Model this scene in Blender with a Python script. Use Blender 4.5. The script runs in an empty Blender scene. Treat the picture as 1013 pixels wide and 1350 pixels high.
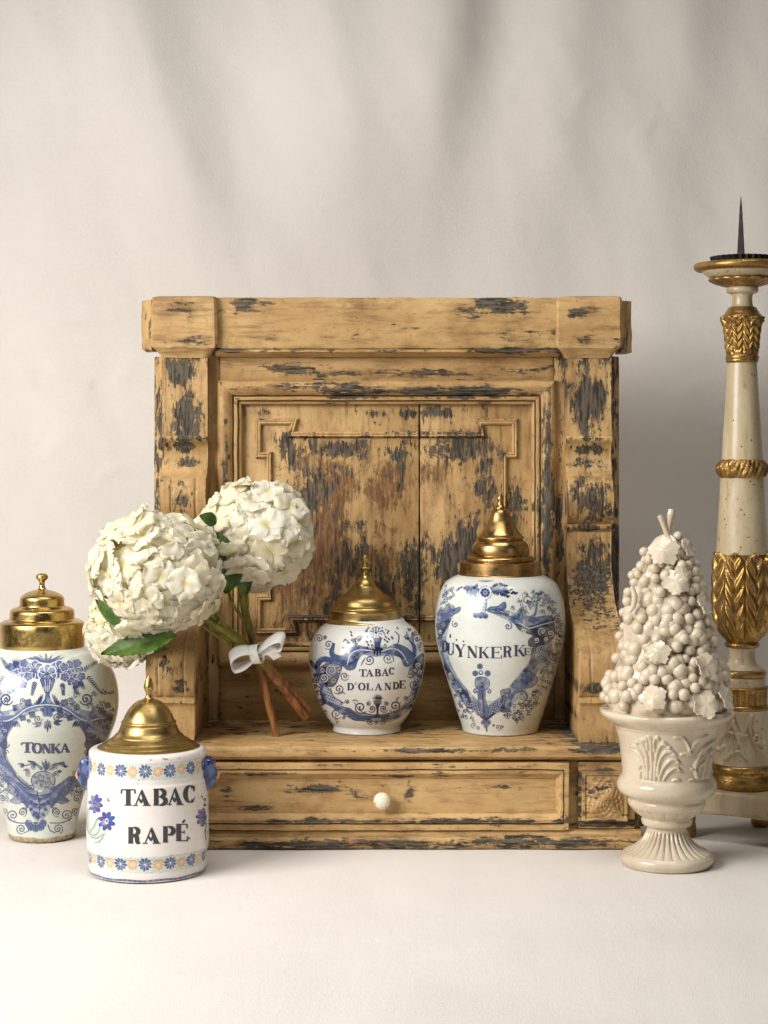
import bpy, bmesh, math, random
import numpy as np
from mathutils import Vector, Matrix, Euler

R = math.radians
PI = math.pi
scene = bpy.context.scene
C = scene.collection

# ------------------------------------------------------------------ camera, world, lamps, exposure
F, CX, YH, IW, IH = 2450.0, 506.5, 580.0, 1013.0, 1350.0    # focal length and horizon in photo pixels
D0 = 2.77                                                   # camera to the cabinet's base front (Y = 0)
ZC = (1120 - YH) / F * D0                                   # camera height above the table
cam_d = bpy.data.cameras.new('camera')
cam = bpy.data.objects.new('camera', cam_d); C.objects.link(cam)
cam.location = (0, -D0, ZC); cam.rotation_euler = (R(90), 0, 0)
cam_d.sensor_fit = 'HORIZONTAL'; cam_d.sensor_width = 36.0
cam_d.lens = 36.0 * F / IW
cam_d.shift_y = -(IH / 2 - YH) / IW
cam_d.clip_start = 0.05; cam_d.clip_end = 100
scene.camera = cam

world = bpy.data.worlds.new('World'); scene.world = world
world.use_nodes = True
bg = world.node_tree.nodes['Background']
bg.inputs['Color'].default_value = (1.0, 0.97, 0.94, 1)
bg.inputs['Strength'].default_value = 0.035

def area_lamp(name, loc, aim, sx, sy, power, col):
    l = bpy.data.lights.new(name, 'AREA'); l.shape = 'RECTANGLE'; l.size = sx; l.size_y = sy
    l.energy = power; l.color = col
    o = bpy.data.objects.new(name, l); C.objects.link(o); o.location = loc
    o.rotation_euler = (Vector(aim) - Vector(loc)).to_track_quat('-Z', 'Y').to_euler()
    return o
area_lamp('window_light', (-1.62, -1.36, 1.30), (0.0, -0.16, 0.06), 1.25, 1.0, 43, (1.0, 0.972, 0.938)).data.spread = R(135)
area_lamp('fill_light', (1.7, -1.9, 0.9), (0.1, 0.1, 0.5), 0.9, 1.2, 2.0, (1.0, 0.92, 0.84))
area_lamp('ceiling_light', (0.05, -0.75, 2.5), (0.05, -0.15, 0.0), 1.6, 1.0, 8.6, (1.0, 0.975, 0.945)).data.spread = R(95)
scene.cycles.max_bounces = 7; scene.cycles.diffuse_bounces = 3; scene.cycles.glossy_bounces = 3; scene.cycles.transmission_bounces = 2
vs = scene.view_settings
vs.view_transform = 'Standard'; vs.look = 'None'; vs.gamma = 1.0; vs.exposure = 0.0; vs.use_curve_mapping = False

# ------------------------------------------------------------------ helpers
def lin(r, g, b):
    f = lambda c: (c / 255 / 12.92) if c / 255 <= 0.04045 else ((c / 255 + 0.055) / 1.055) ** 2.4
    return (f(r), f(g), f(b))
def PX(x, d): return (x - CX) * d / F
def PZ(y, d): return ZC - (y - YH) * d / F
def pt(x, y, Y): d = Y + D0; return Vector((PX(x, d), Y, PZ(y, d)))
SHELF_Z = PZ(984, D0)
def ground_d(y, z=0.0): return F * (ZC - z) / (y - YH)

rng = np.random.default_rng(7)
random.seed(7)
def vnoise(p, freq=1.0, seed=0):
    p = np.asarray(p, float) * freq + seed * 17.31 + 1000.0
    i = np.floor(p).astype(np.int64); f = p - i; f = f * f * (3 - 2 * f)
    def h(a, b, c):
        n = (a * 73856093) ^ (b * 19349663) ^ (c * 83492791)
        n = (n ^ (n >> 13)) * 1274126177 & 0x7fffffff
        return ((n ^ (n >> 16)) & 0xffff) / 65535.0
    x, y, z = i[..., 0], i[..., 1], i[..., 2]; fx, fy, fz = f[..., 0], f[..., 1], f[..., 2]
    r = 0
    for dx in (0, 1):
        for dy in (0, 1):
            for dz in (0, 1):
                w = (fx if dx else 1 - fx) * (fy if dy else 1 - fy) * (fz if dz else 1 - fz)
                r = r + w * h(x + dx, y + dy, z + dz)
    return r * 2 - 1
def fbm(p, freq, seed=0, octv=3):
    s = 0; a = 1.0
    for k in range(octv):
        s = s + a * vnoise(p, freq * 2 ** k, seed + k); a *= 0.5
    return s
def smooth01(t): t = np.clip(t, 0, 1); return t * t * (3 - 2 * t)

def obj_mesh(name, verts, faces, mat, parent=None, sharp=35, smooth=True, fix=False):
    me = bpy.data.meshes.new(name)
    verts = [tuple(v) for v in np.asarray(verts, float)] if not isinstance(verts, list) else verts
    me.from_pydata(verts, [], faces if isinstance(faces, list) else np.asarray(faces).tolist())
    if fix:
        bm = bmesh.new(); bm.from_mesh(me); bmesh.ops.remove_doubles(bm, verts=bm.verts, dist=1e-6)
        bmesh.ops.recalc_face_normals(bm, faces=bm.faces); bm.to_mesh(me); bm.free()
    me.update()
    if smooth:
        me.shade_smooth()
        if sharp: me.set_sharp_from_angle(angle=R(sharp))
    o = bpy.data.objects.new(name, me); C.objects.link(o)
    if mat is not None: me.materials.append(mat)
    if parent is not None: o.parent = parent
    return o
def empty(name, loc, label, cat, group=None):
    o = bpy.data.objects.new(name, None); C.objects.link(o); o.location = loc
    o.empty_display_size = 0.05
    o['label'] = label; o['category'] = cat
    if group: o['group'] = group
    return o

# ------------------------------------------------------------------ node helpers
class NT:
    def __init__(s, name):
        s.m = bpy.data.materials.new(name); s.m.use_nodes = True
        s.t = s.m.node_tree; s.b = s.t.nodes['Principled BSDF']
    def n(s, typ, **kw):
        nd = s.t.nodes.new(typ)
        for k, v in kw.items(): setattr(nd, k, v)
        return nd
    def put(s, sock, v):
        if isinstance(v, bpy.types.NodeSocket): s.t.links.new(v, sock)
        elif v is not None:
            if isinstance(v, (tuple, list)) and len(v) == 3 and sock.type == 'RGBA': v = (*v, 1)
            sock.default_value = v
    def math(s, op, a, b=None, c=None, clamp=False):
        nd = s.n('ShaderNodeMath', operation=op); nd.use_clamp = clamp
        s.put(nd.inputs[0], a); s.put(nd.inputs[1], b); s.put(nd.inputs[2], c)
        return nd.outputs[0]
    def vec(s, op, a, b=None):
        nd = s.n('ShaderNodeVectorMath', operation=op)
        s.put(nd.inputs[0], a); s.put(nd.inputs[1], b)
        return nd.outputs['Value'] if op in ('LENGTH', 'DOT_PRODUCT') else nd.outputs[0]
    def noise(s, co, scale, detail=3, rough=0.55, dist=0.0):
        nd = s.n('ShaderNodeTexNoise'); s.put(nd.inputs['Vector'], co)
        nd.inputs['Scale'].default_value = scale; nd.inputs['Detail'].default_value = detail
        nd.inputs['Roughness'].default_value = rough; nd.inputs['Distortion'].default_value = dist
        return nd.outputs['Fac']
    def voro(s, co, scale, feature='F1'):
        nd = s.n('ShaderNodeTexVoronoi', feature=feature); s.put(nd.inputs['Vector'], co); nd.inputs['Scale'].default_value = scale
        return nd.outputs['Distance']
    def rng(s, v, a, b, c=0.0, d=1.0, smooth=True):
        nd = s.n('ShaderNodeMapRange'); nd.interpolation_type = 'SMOOTHSTEP' if smooth else 'LINEAR'
        s.put(nd.inputs[0], v)
        for k, x in enumerate((a, b, c, d)): nd.inputs[k + 1].default_value = x
        return nd.outputs[0]
    def mix(s, f, a, b):
        nd = s.n('ShaderNodeMix', data_type='RGBA')
        s.put(nd.inputs[0], f); s.put(nd.inputs[6], a); s.put(nd.inputs[7], b)
        return nd.outputs[2]
    def obj(s, o=None):
        nd = s.n('ShaderNodeTexCoord'); nd.object = o; return nd.outputs['Object']
    def bump(s, h, strength, dist, nrm=None):
        nd = s.n('ShaderNodeBump'); nd.inputs['Strength'].default_value = strength; nd.inputs['Distance'].default_value = dist
        s.put(nd.inputs['Height'], h); s.put(nd.inputs['Normal'], nrm); s.put(s.b.inputs['Normal'], nd.outputs[0])
        return nd.outputs[0]
    def set(s, **kw):
        names = dict(color='Base Color', rough='Roughness', metal='Metallic', coat='Coat Weight', coat_rough='Coat Roughness', spec='Specular IOR Level',
                     sss='Subsurface Weight', sss_r='Subsurface Radius', sss_s='Subsurface Scale', sheen='Sheen Weight', trans='Transmission Weight')
        for k, v in kw.items(): s.put(s.b.inputs[names[k]], v)
        return s.m

def m_cloth():
    t = NT('backdrop_cotton'); co = t.obj()
    big = t.noise(co, 1.7, 4); col = t.mix(t.rng(big, 0.3, 0.7), lin(215, 209, 202), lin(224, 218, 211))
    spot = t.rng(t.noise(co, 23, 2), 0.70, 0.80)
    col = t.mix(t.math('MULTIPLY', spot, 0.12), col, lin(165, 150, 135))
    t.set(color=col, rough=0.95, spec=0.1)
    w1 = t.noise(t.vec('MULTIPLY', co, (1, 1, 0.35)), 900, 2); w2 = t.noise(t.vec('MULTIPLY', co, (0.35, 1, 1)), 800, 2)
    crease = t.noise(t.vec('MULTIPLY', co, (1, 0.25, 0.6)), 4.5, 4, 0.55, 0.4)
    n1 = t.bump(crease, 0.30, 0.010)
    n1 = t.bump(t.noise(co, 38, 4, 0.6, 0.8), 0.22, 0.0022, n1)
    t.bump(t.math('ADD', w1, w2), 0.6, 0.0009, n1)
    return t.m

def m_wood(name, root, grain, hot, base=0.0, tone=(1, 1, 1)):
    """old ochre paint flaking to blue-grey undercoat and brown wood; hot = worn places, a few also painting in shade (centre, radii, grey, brown)."""
    t = NT(name); co = t.obj(root)
    g = {'x': (0.5, 1, 1), 'z': (1, 1, 0.55)}[grain]; g2 = {'x': (0.12, 1, 1), 'z': (1, 1, 0.12)}[grain]
    cg = t.vec('MULTIPLY', co, g); cs = t.vec('MULTIPLY', co, g2)
    nA = t.noise(cs, 190, 4, 0.65, 0.2); nB = t.noise(cg, 64, 10, 0.78, 0.3); nC = t.noise(co, 15, 4, 0.6)
    nD = t.noise(cs, 330, 3, 0.6)
    grey = brown = None
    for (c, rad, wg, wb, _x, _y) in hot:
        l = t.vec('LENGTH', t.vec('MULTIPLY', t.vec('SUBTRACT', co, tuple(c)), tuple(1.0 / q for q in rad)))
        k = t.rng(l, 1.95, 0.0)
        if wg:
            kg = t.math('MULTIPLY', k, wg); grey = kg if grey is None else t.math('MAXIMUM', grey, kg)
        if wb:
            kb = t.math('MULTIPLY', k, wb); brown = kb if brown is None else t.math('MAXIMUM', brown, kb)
    edge = t.n('ShaderNodeNewGeometry').outputs['Pointiness']
    edgew = t.rng(edge, 0.515, 0.60)
    def wear(spot, off, mixn, seedv, soft=.036):
        mixed = t.math('ADD', t.math('MULTIPLY', nA, 0.22), t.math('ADD', t.math('MULTIPLY', nB, 0.50), t.math('MULTIPLY', seedv, 0.28)))
        if spot is not None: mixed = t.math('ADD', mixed, t.math('MULTIPLY', spot, 0.157))
        mixed = t.math('ADD', mixed, t.math('MULTIPLY', edgew, mixn))
        return t.rng(mixed, off - base, off - base + soft)
    shift = t.vec('ADD', co, (3.3, 1.7, 5.1)); nC2 = t.noise(shift, 13, 4, 0.6)
    wG = wear(grey, 0.602, 0.085, nC)
    wB = wear(brown, 0.600, 0.06, nC2, .07)
    ton = t.noise(cg, 9, 5, 0.65); fine = t.noise(cs, 100, 5, 0.65); blot = t.noise(co, 26, 6, 0.7)
    o1, o2, o3 = lin(171, 136, 87), lin(197, 163, 111), lin(118, 87, 53)
    mul = lambda c: tuple(a * b for a, b in zip(c, tone))
    paint = t.mix(t.rng(ton, 0.34, 0.66), mul(o1), mul(o2))
    paint = t.mix(t.math('MULTIPLY', t.rng(fine, 0.48, 0.72), 0.65), paint, mul(o3))
    paint = t.mix(t.math('MULTIPLY', t.rng(blot, 0.52, 0.68), 0.45), paint, mul(lin(142, 104, 60)))
    paint = t.mix(t.math('MULTIPLY', t.rng(blot, 0.46, 0.34), 0.40), paint, mul(lin(204, 170, 118)))
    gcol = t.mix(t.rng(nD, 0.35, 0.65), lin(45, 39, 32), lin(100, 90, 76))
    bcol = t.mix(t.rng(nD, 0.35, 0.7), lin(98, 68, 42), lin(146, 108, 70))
    rub = t.math('ADD', t.math('MULTIPLY', t.noise(cg, 22, 7, 0.72, 0.3), 0.7), t.math('MULTIPLY', nA, 0.3))
    hots = grey if brown is None else (brown if grey is None else t.math('MAXIMUM', grey, brown))
    if hots is not None: rub = t.math('ADD', rub, t.math('MULTIPLY', hots, 0.09))
    paint = t.mix(t.math('MULTIPLY', t.rng(rub, 0.50, 0.68), 0.70), paint, mul(lin(112, 82, 50)))
    col = t.mix(wB, paint, bcol)
    col = t.mix(wG, col, gcol)
    speck = t.rng(t.noise(co, 240, 3, 0.6), 0.665, 0.70)
    col = t.mix(t.math('MULTIPLY', speck, 0.8), col, lin(62, 44, 28))
    any_w = t.math('MAXIMUM', wG, wB)
    t.set(color=col, rough=t.rng(any_w, 0, 1, 0.52, 0.75), spec=0.35)
    h = t.math('SUBTRACT', t.math('ADD', t.math('MULTIPLY', fine, 0.35), t.math('MULTIPLY', nA, 0.3)), t.math('MULTIPLY', any_w, 0.8))
    t.bump(h, 0.55, 0.0012)
    return t.m

def m_brass(name, c1, c2, rough=0.27):
    t = NT(name); co = t.obj()
    a = t.noise(co, 28, 4, 0.6); b = t.noise(co, 160, 4, 0.65)
    band = t.noise(t.vec('MULTIPLY', co, (0.2, 0.2, 6.0)), 60, 3)
    col = t.mix(t.rng(a, 0.32, 0.7), c1, c2)
    dark = t.rng(t.math('ADD', t.math('MULTIPLY', a, 0.5), t.math('MULTIPLY', b, 0.5)), 0.54, 0.66)
    col = t.mix(t.math('MULTIPLY', dark, 0.62), col, lin(128, 98, 56))
    t.set(color=col, metal=1.0, rough=t.math('ADD', t.rng(t.noise(co, 55, 5, .7), 0.35, 0.7, rough - 0.08, rough + 0.12), t.math('MULTIPLY', dark, 0.10)))
    n1 = t.bump(t.noise(co, 17, 2), 0.10, 0.004)
    t.bump(band, 0.05, 0.0004, n1)
    return t.m

def glaze_common(t, col, rough=0.17, craz=0.35):
    co = t.obj()
    n = t.noise(co, 45, 3); n2 = t.noise(co, 14, 3)
    r = t.rng(t.noise(co, 70, 4), 0.3, 0.75, rough * 0.7, rough * 2.2)
    t.set(color=col, rough=r, coat=0.35, coat_rough=0.12, spec=0.5)
    n1 = t.bump(n2, 0.22, 0.0035); t.bump(n, 0.14, 0.0012, n1)
    return t.m
def m_glaze(name, c1, c2, speck=0.5, base_band=None):
    t = NT(name); co = t.obj()
    col = t.mix(t.rng(t.noise(co, 13, 4), 0.3, 0.7), c1, c2)
    col = t.mix(t.math('MULTIPLY', t.rng(t.noise(co, 260, 3), 0.66, 0.76), 0.35 * speck), col, lin(150, 125, 95))
    col = t.mix(t.math('MULTIPLY', t.rng(t.noise(co, 60, 5, 0.7), 0.64, 0.76), 0.22 * speck), col, lin(165, 140, 110))
    if base_band:
        zz = t.n('ShaderNodeSeparateXYZ'); t.put(zz.inputs[0], co)
        e = t.math('ADD', zz.outputs[2], t.math('MULTIPLY', t.noise(co, 55, 4), 0.008))
        m = t.rng(e, base_band + 0.003, base_band - 0.001)
        bc = t.mix(t.rng(t.noise(co, 120, 4, 0.7), 0.35, 0.65), lin(112, 98, 66), lin(180, 166, 130))
        col = t.mix(m, col, bc)
    return glaze_common(t, col)
def m_paint(name):
    t = NT(name); a = t.n('ShaderNodeAttribute'); a.attribute_name = 'paint'
    return glaze_common(t, a.outputs['Color'])

# ------------------------------------------------------------------ painting on turned surfaces
def crom(pts, n=8, closed=False):
    p = np.asarray(pts, float)
    if len(p) < 3: 
        return np.array([p[0] + (p[-1] - p[0]) * k / n for k in range(n + 1)])
    q = np.vstack([p[-1], p, p[0], p[1]]) if closed else np.vstack([2 * p[0] - p[1], p, 2 * p[-1] - p[-2]])
    out = []
    for i in range(1, len(q) - 2):
        t = np.linspace(0, 1, n, endpoint=False)[:, None]
        a, b, c, d = q[i - 1], q[i], q[i + 1], q[i + 2]
        out.append(0.5 * (2 * b + (c - a) * t + (2 * a - 5 * b + 4 * c - d) * t ** 2 + (3 * b - a - 3 * c + d) * t ** 3))
    out = np.vstack(out)
    return out if closed else np.vstack([out, p[-1]])

class Canvas:
    """flat painting in photo pixels (or unwrapped units); res cells per unit"""
    def __init__(s, x0, y0, x1, y1, res=3.0, scale=1.0, ox=0.0, oy=0.0):
        s.x0, s.y0, s.res = x0, y0, res
        s.w, s.h = int((x1 - x0) * res), int((y1 - y0) * res)
        s.rgb = np.ones((s.h, s.w, 3)); s.a = np.zeros((s.h, s.w))
        s.sc, s.ox, s.oy = scale, ox, oy
        yy, xx = np.mgrid[0:s.h, 0:s.w]
        p = np.stack([xx / res * 0.9, yy / res * 0.9, 0 * xx], -1)
        s.nz = fbm(p, 0.14, 3, 3); s.outline = None
    def tr(s, p):
        p = np.asarray(p, float).reshape(-1, 2)
        return np.stack([((p[:, 0] / s.sc + s.ox) - s.x0) * s.res, ((p[:, 1] / s.sc + s.oy) - s.y0) * s.res], -1)
    def _box(s, q, m):
        x0 = max(0, int(q[:, 0].min() - m)); x1 = min(s.w, int(q[:, 0].max() + m) + 2)
        y0 = max(0, int(q[:, 1].min() - m)); y1 = min(s.h, int(q[:, 1].max() + m) + 2)
        return x0, x1, y0, y1
    def _blend(s, box, cov, col, alpha, wash):
        x0, x1, y0, y1 = box
        if wash: cov = cov * np.clip(1.0 + wash * s.nz[y0:y1, x0:x1], 0.25, 1.0)
        k = np.clip(cov * alpha, 0, 1)
        A = s.a[y0:y1, x0:x1]; B = s.rgb[y0:y1, x0:x1]
        na = k + A * (1 - k)
        c = np.array(col, float)
        s.rgb[y0:y1, x0:x1] = np.where(na[..., None] > 1e-6, (c * k[..., None] + B * (A * (1 - k))[..., None]) / np.maximum(na, 1e-6)[..., None], B)
        s.a[y0:y1, x0:x1] = na
    def stroke(s, pts, w, col=(0, 0, 0), alpha=1.0, wash=0.25, smooth=True, taper=False, raw=False, butt=False):
        p = crom(pts, 6) if smooth and len(pts) > 2 else np.asarray(pts, float)
        q = s.tr(p); k = s.res / s.sc
        if np.isscalar(w): ww = np.full(len(q), float(w))
        else: ww = np.interp(np.linspace(0, 1, len(q)), np.linspace(0, 1, len(w)), w)
        if taper: ww = ww * (0.35 + 0.65 * np.sin(np.linspace(0.12, 0.94, len(q)) * PI))
        ww = ww * k / 2
        box = s._box(q, ww.max() + 2); x0, x1, y0, y1 = box
        if x1 <= x0 or y1 <= y0: return
        yy, xx = np.mgrid[y0:y1, x0:x1]; X = xx + 0.5; Y = yy + 0.5
        cov = np.zeros(X.shape)
        for i in range(len(q) - 1):
            a, b = q[i], q[i + 1]; d = b - a; L2 = d @ d + 1e-9
            t = np.clip(((X - a[0]) * d[0] + (Y - a[1]) * d[1]) / L2, 0, 1)
            dist = np.hypot(X - a[0] - t * d[0], Y - a[1] - t * d[1])
            wid = ww[i] + (ww[i + 1] - ww[i]) * t
            cc = np.clip(wid - dist + 0.5, 0, 1)
            if butt and (i == 0 or i == len(q) - 2):
                tr_ = ((X - a[0]) * d[0] + (Y - a[1]) * d[1]) / math.sqrt(L2)
                if i == 0: cc = cc * np.clip(tr_ + 0.5, 0, 1)
                if i == len(q) - 2: cc = cc * np.clip(math.sqrt(L2) - tr_ + 0.5, 0, 1)
            cov = np.maximum(cov, cc)
        if raw: return box, cov
        s._blend(box, cov, col, alpha, wash)
    def fill(s, poly, col, alpha=1.0, wash=0.5, smooth=True):
        p = crom(poly, 5, True) if smooth else np.asarray(poly, float)
        q = s.tr(p); box = s._box(q, 1); x0, x1, y0, y1 = box
        if x1 <= x0 or y1 <= y0: return
        yy, xx = np.mgrid[y0:y1, x0:x1]; X = xx + 0.5; Y = yy + 0.5
        ins = np.zeros(X.shape, bool)
        for i in range(len(q)):
            a, b = q[i - 1], q[i]
            if a[1] == b[1]: continue
            c = (a[1] > Y) != (b[1] > Y)
            ins ^= c & (X < (b[0] - a[0]) * (Y - a[1]) / (b[1] - a[1]) + a[0])
        s._blend(box, ins.astype(float), col, alpha, wash)
        if smooth and s.outline is not None:
            s.stroke(np.vstack([p, p[:1]]), s.outline[1], s.outline[0], .85, .3, smooth=False)
    def spiral(s, cx, cy, r, w, col, turns=1.6, a0=0.0, d=1, alpha=1.0, tail=None):
        t = np.linspace(0, 1, int(16 * turns) + 4)
        ang = a0 + d * t * turns * 2 * PI; rr = r * (1 - 0.88 * t)
        p = np.stack([cx + rr * np.cos(ang), cy + rr * np.sin(ang)], -1)
        if tail is not None: p = np.vstack([crom([tail, ((tail[0] + p[0][0]) / 2, (tail[1] + p[0][1]) / 2 + r * .3), p[0]], 6)[:-1], p])
        s.stroke(p, w, col, alpha, smooth=False, taper=True)
        e = p[-1]; s.dot(e[0], e[1], w * 0.8, col, alpha)
    def dot(s, cx, cy, r, col, alpha=1.0, ry=None, rot=0.0, wash=0.35):
        ry = ry or r
        a = np.linspace(0, 2 * PI, 14, endpoint=False); c_, s_ = math.cos(rot), math.sin(rot)
        u, v = r * np.cos(a), ry * np.sin(a)
        s.fill(np.stack([cx + u * c_ - v * s_, cy + u * s_ + v * c_], -1), col, alpha, wash, smooth=False)
    def leaf(s, x0, y0, x1, y1, w, col, alpha=1.0, bend=0.0, wash=0.5):
        a, b = np.array([x0, y0], float), np.array([x1, y1], float); d = b - a; n = np.array([-d[1], d[0]]) / (np.hypot(*d) + 1e-9)
        L = np.hypot(*d); t = np.linspace(0, 1, 9)
        mid = a + d * t[:, None] + n * (bend * L * np.sin(t * PI))[:, None]
        wd = (w / 2 * np.sin(t ** 0.8 * PI))[:, None]
        s.fill(np.vstack([mid + n * wd, (mid - n * wd)[::-1]]), col, alpha, wash, smooth=False)
    def fern(s, x0, y0, x1, y1, n, L, col, w=5):
        a, b = np.array([x0, y0], float), np.array([x1, y1], float); d = (b - a) / np.hypot(*(b - a)); m = np.array([-d[1], d[0]])
        s.stroke([a, b], w * 0.6, col, smooth=False)
        for k in range(n):
            p = a + (b - a) * (k + 0.5) / n; l = L * (1 - 0.55 * k / n)
            for sg in (-1, 1):
                q = p + d * l * 0.6 + m * sg * l * 0.8; s.leaf(*p, *q, w * 1.5, col, 0.95)
    def flower(s, cx, cy, r, n, col, dark, rot=0.0, heart=None):
        for k in range(n):
            a = rot + 2 * PI * k / n
            s.dot(cx + 0.62 * r * math.cos(a), cy + 0.62 * r * math.sin(a), r * 0.46, (.66, .68, .70), 0.9); s.dot(cx + 0.6 * r * math.cos(a), cy + 0.6 * r * math.sin(a), r * 0.36, col, 1.0)
        for k in range(n):
            a = rot + 2 * PI * (k + 0.5) / n
            s.stroke([(cx, cy), (cx + 0.75 * r * math.cos(a), cy + 0.75 * r * math.sin(a))], r * 0.11, dark, smooth=False)
        s.dot(cx, cy, r * 0.2, heart or dark)
    def filler(s, poly, n, r0, r1, w, cols, seed=1):
        # scrolling curls and small leaves crowded into a region
        rnd = random.Random(seed); P = np.asarray(poly, float); lo, hi = P.min(0), P.max(0); k = 0; tries = 0; done = []
        while k < n and tries < n * 60:
            tries += 1; x, y = rnd.uniform(lo[0], hi[0]), rnd.uniform(lo[1], hi[1]); ins = False
            for i in range(len(P)):
                a, b = P[i - 1], P[i]
                if (a[1] > y) != (b[1] > y) and x < (b[0] - a[0]) * (y - a[1]) / (b[1] - a[1]) + a[0]: ins = not ins
            r = rnd.uniform(r0, r1)
            if not ins or any((x - u) ** 2 + (y - v) ** 2 < ((r + q) * .8) ** 2 for u, v, q in done): continue
            done.append((x, y, r)); k += 1; c = rnd.choice(cols); a0 = rnd.uniform(0, 6.28)
            s.spiral(x, y, r, w, c, rnd.uniform(1.0, 1.5), a0, rnd.choice((-1, 1)), .9)
            for q in range(3):
                a = rnd.uniform(0, 6.28); s.leaf(x + r * math.cos(a), y + r * math.sin(a), x + 1.7 * r * math.cos(a + .4), y + 1.7 * r * math.sin(a + .4), w * 1.9, c, .9, .15)
    def sample(s, x, y):
        i = np.clip((np.asarray(x) - s.x0) * s.res - 0.5, 0, s.w - 1.001); j = np.clip((np.asarray(y) - s.y0) * s.res - 0.5, 0, s.h - 1.001)
        a = i.astype(int); b = j.astype(int); u = i - a; v = j - b; H = s.a
        return (H[b, a] * (1 - u) + H[b, a + 1] * u) * (1 - v) + (H[b + 1, a] * (1 - u) + H[b + 1, a + 1] * u) * v

# lettering: stems T (thick) and t (thin), glyph boxes are 0..1 x 0..1 (y up)
def arc(cx, cy, rx, ry, a0, a1, w0, w1=None, n=18):
    a = np.radians(np.linspace(a0, a1, n))
    p = np.stack([cx + rx * np.cos(a), cy + ry * np.sin(a)], -1)
    if w1 is None: return (p, w0)
    return (p, list(w0 + (w1 - w0) * np.abs(np.cos(a))))
def glyphs(T, t, zig=False):
    sl = lambda x, y, w=0.2: ([(x - w, y), (x + w, y)], t)
    st = lambda x: ([(x, 0.0), (x, 1.0)], T)
    lo, hi = 0.03, 0.97
    bar = [([(0.30, 0.46), (0.45, 0.22), (0.56, 0.44)], t * 2.0)] if zig else [([(0.27, 0.34), (0.66, 0.34)], t)]
    G = {}
    G['T'] = [([(0.04, hi), (0.96, hi)], t * 1.25), st(0.5), sl(0.5, lo, 0.26), ([(0.05, hi), (0.03, 0.74)], t * 1.6), ([(0.95, hi), (0.97, 0.74)], t * 1.6)]
    hw = T / 2 * 1.06
    G['A'] = [([(0.13, 0.02), (0.47, 0.93)], t * 1.3), ('poly', [(0.50, 1.02), (0.42, 0.82), (0.76 - hw, 0.03), (0.76 + hw, 0.03)]), sl(0.13, lo, 0.14), sl(0.76, lo, 0.22)] + bar
    stem = [st(0.22), sl(0.22, lo, 0.2), sl(0.22, hi, 0.2)]
    G['B'] = stem + [arc(0.40, 0.745, 0.36, 0.225, 90, -90, t, T * .95), arc(0.42, 0.27, 0.42, 0.245, 90, -90, t, T), ([(0.22, hi), (0.42, hi)], t), ([(0.22, 0.52), (0.42, 0.52)], t), ([(0.22, lo), (0.42, lo)], t)]
    G['C'] = [arc(0.52, 0.5, 0.40, 0.47, 48, 312, t, T), ([(0.86, 0.98), (0.86, 0.66)], t * 1.6), ([(0.80, 0.14), (0.93, 0.3)], t)]
    G['D'] = stem + [arc(0.32, 0.5, 0.56, 0.47, 90, -90, t, T), ([(0.22, hi), (0.34, hi)], t), ([(0.22, lo), (0.34, lo)], t)]
    G['E'] = stem + [([(0.22, hi), (0.88, hi)], t), ([(0.22, lo), (0.9, lo)], t), ([(0.22, 0.52), (0.66, 0.52)], t), ([(0.88, 1.0), (0.88, 0.74)], t * 1.4), ([(0.91, 0.0), (0.91, 0.28)], t * 1.4), ([(0.66, 0.62), (0.66, 0.42)], t * 1.2)]
    G['K'] = stem + [([(0.30, 0.42), (0.82, 0.97)], t), sl(0.82, hi, 0.13), ([(0.45, 0.58), (0.84, 0.02)], T), sl(0.84, lo, 0.15)]
    G['L'] = stem + [([(0.22, lo), (0.9, lo)], t), ([(0.91, 0.0), (0.91, 0.32)], t * 1.4)]
    G['N'] = [([(0.17, 0), (0.17, 0.98)], t * 1.2), ([(0.83, 0.0), (0.83, 1)], t * 1.2), ([(0.17, 0.98), (0.82, 0.02)], T), sl(0.17, lo, 0.14), sl(0.83, hi, 0.14), ([(0.02, hi), (0.2, hi)], t)]
    G['O'] = [arc(0.5, 0.5, 0.41, 0.47, 0, 360, t, T, 30)]
    G['P'] = stem + [arc(0.40, 0.72, 0.42, 0.25, 90, -90, t, T), ([(0.22, hi), (0.42, hi)], t), ([(0.22, 0.47), (0.42, 0.47)], t)]
    G['R'] = stem + [arc(0.40, 0.74, 0.38, 0.23, 90, -90, t, T * .95), ([(0.22, hi), (0.42, hi)], t), ([(0.22, 0.51), (0.42, 0.51)], t), ([(0.45, 0.5), (0.66, 0.40), (0.72, 0.1), (0.92, 0.03)], [T * .7, T, T * .9, t])]
    G['U'] = [([(0.2, 0.97), (0.2, 0.35)], T), arc(0.5, 0.35, 0.30, 0.32, 180, 360, t, T * .6), ([(0.8, 0.35), (0.8, 0.97)], t * 1.2), sl(0.2, hi, 0.18), sl(0.8, hi, 0.15)]
    G['Y'] = [([(0.16, 0.97), (0.52, 0.42)], T), ([(0.84, 0.97), (0.52, 0.42)], t), ([(0.52, 0.45), (0.52, 0.0)], T), sl(0.16, hi, 0.16), sl(0.84, hi, 0.14), sl(0.52, lo, 0.2)]
    return G
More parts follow.
